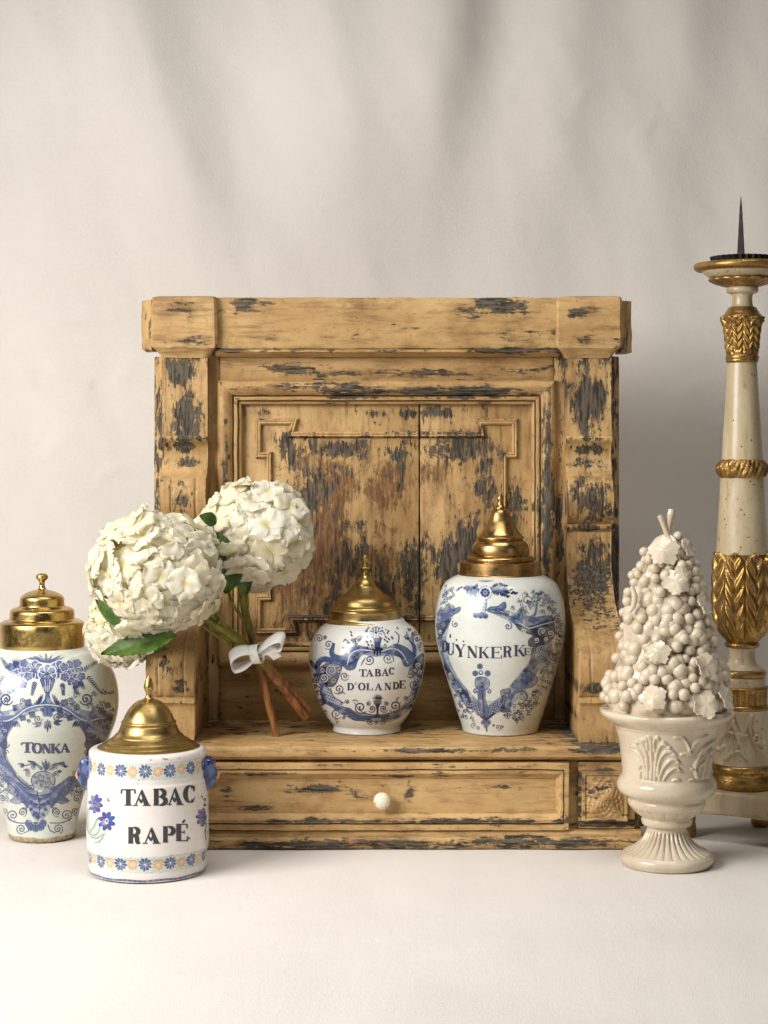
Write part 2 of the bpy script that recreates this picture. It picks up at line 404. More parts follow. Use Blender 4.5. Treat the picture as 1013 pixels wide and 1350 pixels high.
def write(cv, G, items, col, alpha=0.95, wash=0.25):
    acc = np.zeros((cv.h, cv.w))
    for ch, x0, x1, y0, y1 in items:        # y0 top, y1 bottom in canvas units
        W, H = x1 - x0, y1 - y0
        for p, w in G[ch]:
            if isinstance(p, str):
                tmp = Canvas.__new__(Canvas); tmp.__dict__.update(cv.__dict__); tmp.a = np.zeros_like(cv.a); tmp.rgb = cv.rgb.copy(); tmp.outline = None
                tmp.fill([(x0 + a * W, y1 - b * H) for a, b in w], col, 1.0, 0, smooth=False); acc = np.maximum(acc, tmp.a); continue
            q = [(x0 + a * W, y1 - b * H) for a, b in p]
            ww = [k * H for k in w] if not np.isscalar(w) else w * H
            r_ = cv.stroke(q, ww, smooth=(len(q) == 4), raw=True, butt=True)
            if r_ is None: continue
            (a0, a1, b0, b1), cov = r_; acc[b0:b1, a0:a1] = np.maximum(acc[b0:b1, a0:a1], cov)
    cv._blend((0, cv.w, 0, cv.h), acc, col, alpha, wash)

class Turned:
    """a surface of revolution at axis (X0, Y0) standing at z0; profile is r(z) in world metres"""
    def __init__(s, X0, Y0, z0, prof):
        s.X0, s.Y0, s.z0 = X0, Y0, z0
        p = crom(prof, 8); o = np.argsort(p[:, 1]); s.p = p
        s.zz, s.rr = p[o, 1], p[o, 0]
    def r(s, z): return np.interp(z, s.zz, s.rr)
    def slope(s, z): return (s.r(z + 0.0008) - s.r(z - 0.0008)) / 0.0016
    def from_px(s, x, y):
        d = np.full(np.shape(x), s.Y0 + D0 - 0.05); 
        for _ in range(9):
            z = ZC - (y - YH) * d / F; r = s.r(z)
            q = ((x - CX) * d / F - s.X0) / r
            qc = np.clip(q, -1, 1); d = s.Y0 + D0 - r * np.sqrt(1 - qc * qc) * 1.0
        return np.arcsin(qc), z, np.abs(q)
    def to_px(s, th, z, h=0.0):
        r = s.r(z) + h; X = s.X0 + r * np.sin(th); d = s.Y0 - r * np.cos(th) + D0
        return CX + X * F / d, YH + (ZC - z) * F / d
    def pos(s, th, z, off):
        sl = s.slope(z); n = 1 / np.sqrt(1 + sl * sl); r = s.r(z)
        rr = r + off * n; zz = z - off * sl * n
        P = np.stack([rr * np.sin(th), -rr * np.cos(th), zz - s.z0], -1)
        Nn = np.stack([n * np.sin(th), -n * np.cos(th), -sl * n], -1)
        return P, Nn

def decal(name, cv, tur, mat, parent, glaze, unwrap=None, off=0.00022, lev=7, maxrun=6):
    """turn the painted cells into a thin skin of paint lying on the glaze"""
    A = np.round(np.clip(cv.a, 0, 1) * lev).astype(int)
    Q = np.round(cv.rgb * 12).astype(int)
    code = np.where(A > 0, A + 100 * (Q[..., 0] + 20 * (Q[..., 1] + 20 * Q[..., 2])), 0)
    xs0, xs1, ys, cols = [], [], [], []
    g = np.array(glaze)
    for j in range(cv.h):
        row = code[j]
        if not row.any(): continue
        ch = np.flatnonzero(np.diff(row)) + 1
        st = np.concatenate([[0], ch]); en = np.concatenate([ch, [cv.w]])
        for a, b in zip(st, en):
            if row[a] == 0: continue
            al = A[j, a] / lev; c = cv.rgb[j, (a + b) // 2] * al + g * (1 - al)
            for k in range(a, b, maxrun):
                xs0.append(k); xs1.append(min(b, k + maxrun)); ys.append(j); cols.append(c)
    if not xs0: return None
    x0 = np.array(xs0) / cv.res + cv.x0; x1 = np.array(xs1) / cv.res + cv.x0
    y0 = np.array(ys) / cv.res + cv.y0; y1 = y0 + 1.0 / cv.res
    X = np.stack([x0, x1, x1, x0], -1); Yv = np.stack([y1, y1, y0, y0], -1)
    if unwrap is None:
        th, z, q = tur.from_px(X, Yv); ok = (q < 0.985).all(1)
    else:
        th, z = unwrap(X, Yv); ok = np.ones(len(X), bool)
    th, z = th[ok], z[ok]; cols = np.array(cols)[ok]
    P, Nn = tur.pos(th, z, off)
    n = len(P); me = bpy.data.meshes.new(name)
    me.vertices.add(4 * n); me.vertices.foreach_set('co', P.reshape(-1))
    me.loops.add(4 * n); me.loops.foreach_set('vertex_index', np.arange(4 * n))
    me.polygons.add(n); me.polygons.foreach_set('loop_start', np.arange(0, 4 * n, 4))
    me.update(calc_edges=True); me.validate()
    at = me.attributes.new('paint', 'FLOAT_COLOR', 'FACE')
    at.data.foreach_set('color', np.hstack([cols, np.ones((n, 1))]).reshape(-1))
    me.shade_smooth()
    me.normals_split_custom_set_from_vertices(Nn.reshape(-1, 3).tolist())
    me.materials.append(mat)
    o = bpy.data.objects.new(name, me); C.objects.link(o); o.parent = parent
    return o

def lathe(name, prof, mat, parent, segs=96, smooth_prof=True, relief=None, sharp=40, spl=8, cap=True, center=(0, 0)):
    """prof: (r, z) from bottom to top, local to the parent; relief(theta, z) -> metres along the radius"""
    p = crom(prof, spl) if smooth_prof else np.asarray(prof, float)
    th = np.linspace(0, 2 * PI, segs, endpoint=False)
    rr = p[:, 0][:, None] * np.ones(segs); zz = p[:, 1][:, None] * np.ones(segs)
    tt = np.ones(len(p))[:, None] * th[None]
    if relief is not None: rr = rr + relief(tt, zz, rr)
    V = np.stack([center[0] + rr * np.sin(tt), center[1] - rr * np.cos(tt), zz], -1).reshape(-1, 3)
    n = len(p); i = np.arange(n - 1)[:, None] * segs; j = np.arange(segs)[None]; j2 = (j + 1) % segs
    Fq = np.stack([i + j, i + j2, i + segs + j2, i + segs + j], -1).reshape(-1, 4).tolist()
    if cap:
        if p[0, 0] > 1e-5: Fq.append(list(range(segs))[::-1])
        if p[-1, 0] > 1e-5: Fq.append([(n - 1) * segs + k for k in range(segs)])
    return obj_mesh(name, V, Fq, mat, parent, sharp)
def chaikin(pts, it=2, k=0.25):
    p = np.asarray(pts, float)
    for _ in range(it):
        a = p[:-1] * (1 - k) + p[1:] * k; b = p[:-1] * k + p[1:] * (1 - k)
        q = np.empty((2 * len(a), p.shape[1])); q[0::2] = a; q[1::2] = b
        p = np.vstack([p[:1], q, p[-1:]])
    return p
def px_prof(lst, D, z0=0.0):
    """(half width px, y px) -> (r, z above z0)"""
    return [(h * D / F, PZ(y, D) - z0) for h, y in lst]

def tube(path, rad, n=10, cap=True):
    p = np.asarray(path, float); m = len(p)
    rad = np.interp(np.linspace(0, 1, m), np.linspace(0, 1, len(np.atleast_1d(rad))), np.atleast_1d(rad))
    V, Fc = [], []
    up = np.array([0.13, 0.2, 1.0])
    for i in range(m):
        t = p[min(i + 1, m - 1)] - p[max(i - 1, 0)]; t = t / (np.linalg.norm(t) + 1e-12)
        a = np.cross(t, up); 
        if np.linalg.norm(a) < 1e-3: a = np.cross(t, [1, 0, 0])
        a /= np.linalg.norm(a); b = np.cross(t, a)
        for k in range(n):
            q = 2 * PI * k / n; V.append(p[i] + rad[i] * (a * math.cos(q) + b * math.sin(q)))
    for i in range(m - 1):
        for k in range(n): Fc.append([i * n + k, i * n + (k + 1) % n, (i + 1) * n + (k + 1) % n, (i + 1) * n + k])
    if cap: Fc.append(list(range(n))[::-1]); Fc.append([(m - 1) * n + k for k in range(n)])
    return V, Fc

def prism(name, prof, ax, a0, a1, mat, parent, step=0.012, wob=0.0005, m0=None, m1=None, round_end=0.0015, disp=None, seed=0, sharp=32):
    """closed profile swept along X ('x': profile is (Y, Z)) or Z ('z': profile is (X, Y)); m0/m1 shift the ends per profile point (mitres)"""
    p = np.asarray(prof, float); n = len(p)
    k = max(2, int(abs(a1 - a0) / step)); ts = np.linspace(0, 1, k + 1)
    m0 = np.zeros(n) if m0 is None else np.asarray(m0); m1 = np.zeros(n) if m1 is None else np.asarray(m1)
    c = p.mean(0); rows = []
    stations = list(ts)
    e = round_end / max(abs(a1 - a0), 1e-6)
    if round_end: stations = [0.0] + [min(max(t, e), 1 - e) for t in ts] + [1.0]
    for q, t in enumerate(stations):
        A = (a0 + m0) * (1 - t) + (a1 + m1) * t
        pp = p
        if round_end and (q == 0 or q == len(stations) - 1):
            d = c - p; L = np.linalg.norm(d, axis=1, keepdims=True) + 1e-9; pp = p + d / L * np.minimum(round_end, L * 0.4)
        if ax == 'x': V = np.stack([A, pp[:, 0], pp[:, 1]], -1)
        else: V = np.stack([pp[:, 0], pp[:, 1], A], -1)
        rows.append(V)
    V = np.array(rows)
    if disp is not None: V = disp(V)
    if wob:
        for a in range(3):
            V[..., a] = V[..., a] + wob * fbm(V, 38, seed + 11 * a, 2) + wob * 0.7 * vnoise(V, 150, seed + 5 + a)
    K = len(rows); Fc = []
    for i in range(K - 1):
        for j in range(n):
            j2 = (j + 1) % n; Fc.append([i * n + j, i * n + j2, (i + 1) * n + j2, (i + 1) * n + j])
    Fc.append(list(range(n))[::-1]); Fc.append([(K - 1) * n + j for j in range(n)])
    return obj_mesh(name, V.reshape(-1, 3), Fc, mat, parent, sharp, fix=True)
def rect(u0, u1, v0, v1, b=0.0016):
    return [(u0 + b, v0), (u1 - b, v0), (u1 - b * .3, v0 + b * .3), (u1, v0 + b), (u1, v1 - b), (u1 - b * .3, v1 - b * .3), (u1 - b, v1), (u0 + b, v1), (u0 + b * .3, v1 - b * .3), (u0, v1 - b), (u0, v0 + b), (u0 + b * .3, v0 + b * .3)]

# ------------------------------------------------------------------ the setting: cotton sheet sweeping from table to backdrop
WALL_Y = 0.66
def build_backdrop():
    nx = 420
    xs = np.linspace(-2.2, 2.2, nx)
    prof = []
    for y in np.linspace(-2.6, WALL_Y - 0.22, 60): prof.append((y, 0.0, 0.0))
    for a in np.linspace(0, PI / 2, 16)[1:]: prof.append((WALL_Y - 0.22 + 0.22 * math.sin(a), 0.22 - 0.22 * math.cos(a), a / (PI / 2)))
    for z in np.linspace(0.23, 2.4, 300): prof.append((WALL_Y, z, 1.0))
    prof = np.array(prof); P = len(prof)
    X = np.ones(P)[:, None] * xs; Yv = prof[:, 0][:, None] * np.ones(nx); Z = prof[:, 1][:, None] * np.ones(nx); W = prof[:, 2][:, None] * np.ones(nx)
    d = WALL_Y + D0
    px = CX + X * F / d; py = YH + (ZC - Z) * F / d
    H = np.zeros_like(X)
    def fold(p0, p1, w0, w1, amp, asym=1.0, f0=-900, f1=None):
        # a soft pleat between two photo positions, fading at its lower end
        (x0, y0), (x1, y1) = p0, p1
        t = (py - y0) / (y1 - y0); c = x0 + (x1 - x0) * t; w = w0 + (w1 - w0) * np.clip(t, 0, 1.6)
        u = (px - c) / np.maximum(w, 8); u = np.where(u > 0, u / asym, u)
        return amp * np.exp(-u * u) * (1 - smooth01((t - 0.35) / 0.95))
    H += fold((150, -60), (285, 400), 120, 130, 0.0510, 0.50)
    H += fold((40, -40), (60, 420), 80, 110, 0.0170, 0.8)
    H += fold((585, -60), (560, 300), 120, 100, 0.0500, 0.58)
    H -= fold((665, -40), (610, 240), 40, 40, 0.0102, 1.2)
    H += fold((760, -40), (690, 400), 80, 90, 0.0272, 0.8)
    H += fold((420, -40), (470, 330), 90, 90, 0.0238, 0.55)
    H += fold((900, -40), (850, 480), 90, 100, 0.0238, 0.7)
    H += fold((1050, -40), (980, 600), 80, 100, 0.0238, 0.7)
    H += 0.006 * fbm(np.stack([X, 0 * X, Z * 0.6], -1), 2.2, 4, 3)
    dia = np.stack([(X + 0.5 * Z), (Z - 0.6 * X) * 0.35, 0 * X], -1)
    H += 0.0042 * fbm(dia, 9, 9, 3)
    dib = np.stack([(X - 0.8 * Z) * .5, (Z + 0.5 * X) * 1.2, 0 * X], -1)
    cr = np.abs(vnoise(dib, 13, 31)); H += 0.0018 * np.exp(-(cr / .12) ** 2) * smooth01(vnoise(dib, 4, 33) * 1.6)
    Yw = Yv - H * W
    flat = (1 - W) * (0.0010 * fbm(np.stack([X, Yv, 0 * X], -1), 5, 21, 2) + 0.0010 * vnoise(np.stack([X + Yv * .4, Yv * 0.6 - X * .2, 0 * X], -1), 15, 22)) - (1 - W) * 0.0016
    V = np.stack([X, Yw, Z + flat], -1).reshape(-1, 3)
    i = np.arange(P - 1)[:, None] * nx; j = np.arange(nx - 1)[None]
    Fq = np.stack([i + j, i + j + 1, i + nx + j + 1, i + nx + j], -1).reshape(-1, 4)
    o = obj_mesh('cotton_backdrop', V, Fq, m_cloth(), None, sharp=None)
    o['kind'] = 'structure'
    o['label'] = 'off-white cotton sheet falling in soft folds and sweeping forward under everything'
build_backdrop()

# ------------------------------------------------------------------ the painted cabinet
XC = PX(510, 2.8)
cab = empty('painted_cabinet', (XC, 0.14, 0), 'ochre painted wooden cabinet top with scroll brackets, open shelf and one drawer', 'cabinet')
CABM = Matrix.Translation((-XC, -0.14, 0))
def cpos(x, y, Y):
    v = pt(x, y, Y); return (v.x - XC, Y - 0.14, v.z)
def hot(x, y, Y, rx, ry, g, b):
    Y = {.15: .21, .12: .185, .13: .186, .26: .258, .25: .246, .2: .22, .27: .268}.get(Y, Y)
    d = Y + D0; s = d / F
    return (cpos(x, y, Y), (rx * s, 0.25, ry * s), g, b, x, y)
HW = [hot(670, 404, .15, 50, 14, .95, .3), hot(700, 440, .15, 50, 14, .7, .2), hot(690, 462, .15, 60, 6, .9, .5), hot(335, 398, .15, 45, 12, .7, 0), hot(300, 462, .15, 30, 5, .5, .4),
      hot(380, 487, .26, 60, 8, .7, .6), hot(520, 492, .26, 160, 6, .75, .3), hot(690, 487, .26, 40, 9, .6, .1), hot(420, 512, .25, 110, 9, .8, .6), hot(600, 516, .25, 130, 7, 1.0, .2), hot(480, 520, .25, 60, 5, .9, .2),
      hot(235, 406, .12, 30, 10, .85, .2), hot(258, 446, .12, 30, 9, .8, 0), hot(212, 430, .12, 8, 25, .4, 0), hot(775, 410, .12, 40, 9, .75, 0), hot(770, 448, .12, 34, 9, .8, .2), hot(812, 436, .12, 10, 25, .6, 0),
      hot(420, 1042, 0, 40, 5, .9, 0), hot(300, 1050, 0, 14, 22, .7, 0), hot(330, 1068, 0, 45, 5, .8, 0), hot(480, 1048, 0, 22, 12, .8, .2), hot(540, 1048, 0, 8, 16, .95, .1), hot(650, 1040, 0, 60, 4, .6, 0),
      hot(800, 988, 0, 50, 6, 1.1, 0), hot(560, 990, 0, 150, 3, .7, .2), hot(420, 1082, 0, 160, 4, .8, .3), hot(640, 1082, 0, 130, 5, .85, .5), hot(330, 1022, 0, 60, 3, .8, 0), hot(560, 1024, 0, 160, 3, .6, .3), hot(720, 1110, 0, 130, 7, .9, .2), hot(440, 1113, 0, 190, 7, .9, .3), hot(800, 1088, 0, 40, 5, 1.1, 0), hot(790, 1040, 0, 40, 34, .5, .2)]
HV = [hot(238, 495, .15, 16, 20, 1.0, .2), hot(240, 548, .15, 26, 32, 1.05, .1), hot(232, 590, .15, 26, 7, .9, 0), hot(246, 610, .15, 18, 7, .9, 0), hot(236, 650, .13, 18, 22, .6, .3),
      hot(778, 532, .15, 24, 40, 1.15, .5), hot(750, 510, .15, 5, 40, .5, 0), hot(782, 592, .15, 26, 7, .9, 0), hot(776, 612, .15, 26, 8, .7, .2), hot(785, 660, .13, 26, 30, .85, .1), hot(780, 697, .15, 32, 6, 1.0, 0), hot(782, 760, .15, 32, 56, 1.05, .3), hot(800, 720, .15, 20, 20, .9, 0), hot(785, 908, .03, 26, 8, .95, 0), hot(770, 950, .03, 20, 6, .7, .2), hot(740, 700, .2, 6, 60, .9, .9),
      hot(235, 905, .03, 16, 10, .9, 0), hot(222, 890, .03, 25, 25, .4, .2),
      hot(298, 625, .25, 7, 60, .9, 0), hot(296, 560, .25, 6, 14, .6, 0), hot(722, 640, .25, 10, 120, 1.05, .2), hot(741, 620, .25, 5, 120, .6, .5), hot(690, 640, .27, 7, 60, .6, .8)]
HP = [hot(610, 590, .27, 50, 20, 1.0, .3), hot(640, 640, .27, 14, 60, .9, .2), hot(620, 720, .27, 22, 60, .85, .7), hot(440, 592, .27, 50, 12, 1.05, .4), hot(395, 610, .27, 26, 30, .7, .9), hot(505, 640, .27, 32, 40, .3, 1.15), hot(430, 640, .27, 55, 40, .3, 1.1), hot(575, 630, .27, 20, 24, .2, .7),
      hot(420, 700, .27, 50, 60, .6, 1.1), hot(545, 760, .27, 20, 50, 1.0, .5), hot(590, 760, .27, 30, 40, .8, .6), hot(470, 760, .27, 60, 60, .7, .9), hot(535, 545, .27, 14, 7, .8, .0), hot(580, 543, .27, 22, 7, .9, 0), hot(350, 545, .27, 30, 5, .3, .8), hot(500, 545, .27, 24, 5, .5, .3), hot(378, 580, .27, 10, 12, .9, .2), hot(520, 600, .27, 20, 10, .8, .2), hot(680, 680, .27, 10, 60, .7, .7), hot(420, 740, .27, 60, 70, .5, 1.2), hot(500, 770, .27, 40, 50, .7, .9), hot(450, 830, .27, 120, 20, .2, .8), hot(400, 660, .27, 36, 60, .7, .9)]  # lower panel spots: worn patches, also painted in to darken the shaded niche
def pick(H, x0, x1, y0, y1): return [h for h in H if x0 <= h[4] <= x1 and y0 <= h[5] <= y1]
M_TOP = m_wood('ochre_paint_top_rail', cab, 'x', pick(HW, 286, 740, 0, 470), 0.010)
M_CAP = (m_wood('ochre_paint_capital_a', cab, 'x', pick(HW, 0, 286, 0, 470), 0.010), m_wood('ochre_paint_capital_b', cab, 'x', pick(HW, 740, 999, 0, 470), 0.010))
M_FR = m_wood('ochre_paint_frame', cab, 'x', pick(HW, 0, 999, 470, 540), 0.010)
M_DR = m_wood('ochre_paint_drawer', cab, 'x', pick(HW, 0, 755, 1020, 1092), -0.004)
M_BASE = m_wood('ochre_paint_base', cab, 'x', pick(HW, 0, 999, 980, 1020) + pick(HW, 755, 999, 1020, 1092) + pick(HW, 0, 999, 1100, 1200), 0.02)
M_PIL = (m_wood('ochre_paint_bracket_a', cab, 'z', pick(HV, 0, 270, 0, 1000), 0.014), m_wood('ochre_paint_bracket_b', cab, 'z', pick(HV, 745, 999, 0, 1000), 0.02))
M_ST = m_wood('ochre_paint_stiles', cab, 'z', pick(HV, 271, 744, 0, 1000), 0.010)
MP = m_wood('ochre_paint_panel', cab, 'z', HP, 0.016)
def LX(x, Y): return PX(x, Y + D0) - XC
def mir(x): return 1020 - x
YL = lambda Y: Y - 0.14

# frame behind
FY = 0.256
def Zp(y, Y): return PZ(y, Y + D0)
def build_cabinet():
    # top rail with its lower moulding
    RY = .231
    zt, zb = Zp(392, RY), Zp(460, RY)
    prism('top_rail', rect(YL(RY), YL(.30), zb, zt, .003), 'x', LX(283, RY), LX(739, RY), M_TOP, cab, wob=.0007, seed=1)
    pr = [(YL(RY + .003), zb), (YL(RY - .005), zb - .0015), (YL(RY - .005), zb - .005), (YL(RY + .001), zb - .008), (YL(RY + .010), zb - .0105), (YL(RY + .014), zb - .0118), (YL(.27), zb - .0118), (YL(.27), zb)]
    prism('rail_moulding', pr, 'x', LX(283, RY), LX(739, RY), M_TOP, cab, wob=.0004, seed=2)
    # frame rails and stiles
    xo = 266; z1, z2 = Zp(470, FY), Zp(506, FY)
    prism('frame_rail', rect(YL(FY), YL(.29), z2, z1 + .004), 'x', LX(289.5, FY), LX(mir(289.5), FY), M_FR, cab, wob=.0004, seed=3)
    prism('frame_rail', rect(YL(FY), YL(.29), SHELF_Z, Zp(876, FY)), 'x', LX(289.5, FY), LX(mir(289.5), FY), M_FR, cab, wob=.0004, seed=4)
    for s in (0, 1):
        a, b = (262, 289) if not s else (mir(289), mir(262))
        prism('frame_stile', rect(LX(a, FY), LX(b, FY), YL(FY), YL(.29)), 'z', SHELF_Z, z1 + .004, M_ST, cab, wob=.0004, seed=5 + s)
    # raised panel moulding: t from the outer edge, h out from the frame plane
    X0, X1 = LX(286.5, .246), LX(mir(286.5), .246); Zt, Zb = Zp(501, .246), Zp(880, .246)
    mp = np.array([(0, -.006), (0, .0065), (.0015, .0095), (.005, .0125), (.010, .0140), (.015, .0135), (.020, .0108), (.0240, .0062), (.0248, -.001), (.0262, -.001), (.0270, .0065), (.0295, .0072), (.0322, .0065), (.0328, -.002), (.0342, -.002), (.0350, .0035), (.0385, .0015), (.0395, -.004), (.0395, -.016), (0, -.016)])
    t, h = mp[:, 0], mp[:, 1]; Yh = YL(FY) - h
    prism('panel_moulding', np.stack([Yh, Zt - t], -1), 'x', X0, X1, M_FR, cab, wob=.0004, m0=t, m1=-t, round_end=0, seed=7)
    prism('panel_moulding', np.stack([Yh, Zb + t], -1), 'x', X0, X1, M_FR, cab, wob=.0004, m0=t, m1=-t, round_end=0, seed=8)
    prism('panel_moulding', np.stack([X0 + t, Yh], -1), 'z', Zb, Zt, M_ST, cab, wob=.0004, m0=t, m1=-t, round_end=0, seed=9)
    prism('panel_moulding', np.stack([X1 - t, Yh], -1), 'z', Zb, Zt, M_ST, cab, wob=.0004, m0=t, m1=-t, round_end=0, seed=10)
    # two panel boards and the applied bead with stepped corners
    PYy = .266
    za, zb2 = Zp(858, PYy), Zp(530, PYy)
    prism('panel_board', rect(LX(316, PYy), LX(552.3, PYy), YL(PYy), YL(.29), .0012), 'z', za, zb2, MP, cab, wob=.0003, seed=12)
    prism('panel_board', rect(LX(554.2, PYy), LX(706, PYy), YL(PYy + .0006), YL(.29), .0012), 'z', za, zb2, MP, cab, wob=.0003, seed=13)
    prism('back_board', rect(LX(215, .295), LX(mir(215), .295), YL(.2915), YL(.305)), 'z', .02, Zp(400, .29), M_ST, cab, wob=0, seed=14)
    def bead(pts, seed, mat):
        hw = .0052; prof = [(-1, 0), (-1, .45), (-.82, .78), (-.4, .98), (0, .80), (.4, .98), (.82, .78), (1, .45), (1, 0)]
        P = [np.array((LX(x, PYy), Zp(y, PYy))) for x, y in pts]; V = []
        for i, p in enumerate(P):
            a = P[max(i - 1, 0)]; b = P[min(i + 1, len(P) - 1)]
            d1 = (p - a) if i else (b - p); d2 = (b - p) if i < len(P) - 1 else (p - a)
            d1 = d1 / np.linalg.norm(d1); d2 = d2 / np.linalg.norm(d2)
            n1 = np.array([-d1[1], d1[0]]); n2 = np.array([-d2[1], d2[0]]); m = n1 + n2; m = m / max(m @ n1, .35)
            for u, v in prof: V.append((p[0] + m[0] * u * hw, YL(PYy) + .001 - v * .0080, p[1] + m[1] * u * hw))
        k = len(prof); Fc = []
        for i in range(len(P) - 1):
            for j in range(k - 1): Fc.append([i * k + j, i * k + j + 1, (i + 1) * k + j + 1, (i + 1) * k + j])
        Fc.append(list(range(k))); Fc.append([(len(P) - 1) * k + j for j in range(k)])
        obj_mesh('panel_bead', V, Fc, mat, cab, 40, fix=True)
    sub = lambda a, b, n: [(a[0] + (b[0] - a[0]) * k / n, a[1] + (b[1] - a[1]) * k / n) for k in range(n)]
    for (ya, y1_, ym, ye) in ((573, 556, 600, 694), (815, 832, 788, 694.6)):
        for sx in (0, 1):
            f = (lambda x: x) if not sx else mir
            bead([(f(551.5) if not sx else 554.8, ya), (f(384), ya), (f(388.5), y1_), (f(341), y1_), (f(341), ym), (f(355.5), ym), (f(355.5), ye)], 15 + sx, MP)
    # capital blocks
    for s in (0, 1):
        f = (lambda x: x) if not s else mir
        lo = []
        Yf = .125
        def ring(x0, x1, Yf, y, b=.004):
            z = Zp(y, Yf); xa, xb = sorted((LX(f(x0), Yf), LX(f(x1), Yf)))
            return [(xa + b, YL(Yf), z), (xb - b, YL(Yf), z), (xb, YL(Yf) + b, z), (xb, YL(.24), z), (xb, YL(.30), z), (xa, YL(.30), z), (xa, YL(.24), z), (xa, YL(Yf) + b, z)]
        seq = [(214, 273.5, 0.2289, 471.5), (213, 274.5, 0.2286, 470), (208, 279, 0.2239, 464), (204, 282, 0.219, 460), (201, 284, 0.2171, 458.5), (199, 286, 0.2168, 456.5), (198.5, 286.5, 0.2162, 452), (199, 286, 0.2146, 440), (199, 286, 0.214, 425), (199, 286, 0.2146, 405), (199.5, 285.5, 0.2165, 394), (201, 284.5, 0.2183, 391.2), (206, 280, 0.2239, 390.4)]
        rings = [ring(*q) for q in seq]
        # divide each ring finer so that the worn surface can wobble
        V = []; m = None
        for rg in rings:
            row = []
            for i in range(len(rg)):
                a, b = np.array(rg[i]), np.array(rg[(i + 1) % len(rg)]); kk = 8 if i == 0 else 2
                for q in range(kk): row.append(a + (b - a) * q / kk)
            m = len(row); V += row
        V = np.array(V); V = V + .0008 * np.stack([fbm(V, 45, 31 + s), fbm(V, 45, 33 + s), .8 * fbm(V, 45, 35 + s)], -1)
        Fc = []
        for i in range(len(rings) - 1):
            for j in range(m): Fc.append([i * m + j, i * m + (j + 1) % m, (i + 1) * m + (j + 1) % m, (i + 1) * m + j])
        Fc.append(list(range(m))[::-1]); Fc.append([(len(rings) - 1) * m + j for j in range(m)])
        obj_mesh('capital_block', V, Fc, M_CAP[s], cab, 38, fix=True)
        # board behind the capital, chamfered outwards
        sg = 1 if s else -1
        def sec(xin, xout, Ya, Yb): 
            a, b = LX(f(xin), Ya), LX(f(xout), Yb)
            return [(a, YL(Ya)), (b, YL(Yb)), (b, YL(.305)), (a, YL(.305))]
        prism('capital_side_board', sec(200, 187, .220, .238), 'z', Zp(463 if s else 460, .2), Zp(394.5, .2), M_PIL[s], cab, wob=.0012, seed=40 + s)
        prism('side_board', sec(214.5, 203.5, .238, .254), 'z', SHELF_Z, Zp(469, .22), M_PIL[s], cab, wob=.0005, seed=42 + s)
        # pilaster running down into the scroll bracket
        pro = [(470, 0.232), (500, 0.232), (540, 0.232), (574, 0.232), (575.5, 0.227), (578, 0.2255), (581, 0.227), (583, 0.233), (592, 0.24), (602, 0.241), (612, 0.235), (618, 0.227), (620, 0.2245), (625, 0.2245), (627, 0.22), (631, 0.211), (638, 0.204), (648, 0.1995), (658, 0.198), (668, 0.1995), (678, 0.204), (685, 0.211), (689, 0.22), (690, 0.2245), (692, 0.2225), (697, 0.2225), (699, 0.226), (701, 0.231), (720, 0.232), (745, 0.231), (765, 0.2165), (782, 0.2012), (797, 0.1798), (810, 0.1517), (821, 0.1199), (831, 0.0913), (840, 0.0689), (851, 0.0491), (864, 0.034), (880, 0.0255), (896, 0.0245), (908, 0.0265), (917, 0.031), (919, 0.034), (921, 0.0285), (927, 0.0275), (929.5, 0.032), (932, 0.0335), (950, 0.0335), (970, 0.0335), (982, 0.0335)]
        fr = [(YL(Y), Zp(y, Y)) for y, Y in pro]; fr[-1] = (fr[-1][0], SHELF_Z)
        prof = fr + [(YL(.10), SHELF_Z), (YL(.20), SHELF_Z), (YL(.285), SHELF_Z), (YL(.285), fr[20][1]), (YL(.285), fr[0][1])]
        nf = len(fr)
        xa, xb = sorted((LX(f(213.5), .23), LX(f(273.5), .23)))
        xs = np.linspace(0, 1, 41)
        zv1, zv2 = Zp(628, .208), Zp(688, .208); zs1, zs2 = Zp(712, .23), Zp(915, .03)
        def disp(V, xa=xa, xb=xb):
            u = (V[..., 0] - xa) / (xb - xa); z = V[..., 2]; isf = np.zeros(V.shape[:2]); isf[:, :nf] = 1
            gr = 0
            for c_ in (.25, .78): gr = gr + np.exp(-((u - c_) / .022) ** 2)
            m1 = (z < zv1) & (z > zv2); m2 = (z < zs1) & (z > zs2)
            dep = np.where(m1, .0022 * gr, 0) + np.where(m2, .0016 * gr, 0)
            mid = np.exp(-((u - .515) / .20) ** 6)
            t = (z - zv2) / (zv1 - zv2)
            dep = dep + np.where(m1, -mid * .0014 * np.sin(t * 5 * 2 * PI) * (np.sin(t * PI) > 0), 0)
            # rounded tongue ends
            for zc, sgn in ((zs1, 1), (zs2, 1)):
                arcz = zc + (.006 if zc > .4 else .010) * np.cos((u - .515) / .53 * 2 * PI) * (-1 if zc > .4 else 1) * .6
                dep = dep + .0016 * np.exp(-((z - arcz) / .0016) ** 2) * ((u > .25) & (u < .78))
            V[..., 1] += dep * isf
            return V
        prism('scroll_bracket', prof, 'x', xa, xb, M_PIL[s], cab, step=(xb - xa) / 60, wob=.0005, disp=disp, seed=50 + s, sharp=50)
    # shelf board
    sz = SHELF_Z; th = .0215
    pr = [(YL(.30), sz), (YL(.006), sz), (YL(.002), sz - .0012), (YL(0), sz - .004), (YL(-.001), sz - .010), (YL(.001), sz - .016), (YL(.006), sz - .0195), (YL(.010), sz - .0215), (YL(.016), sz - .0235), (YL(.30), sz - .0235)]
    prism('shelf_board', pr, 'x', LX(175, 0), LX(845, 0), M_BASE, cab, wob=.0006, seed=60)
    # drawer compartment
    zt, zb = sz - .0235, Zp(1096.5, 0)
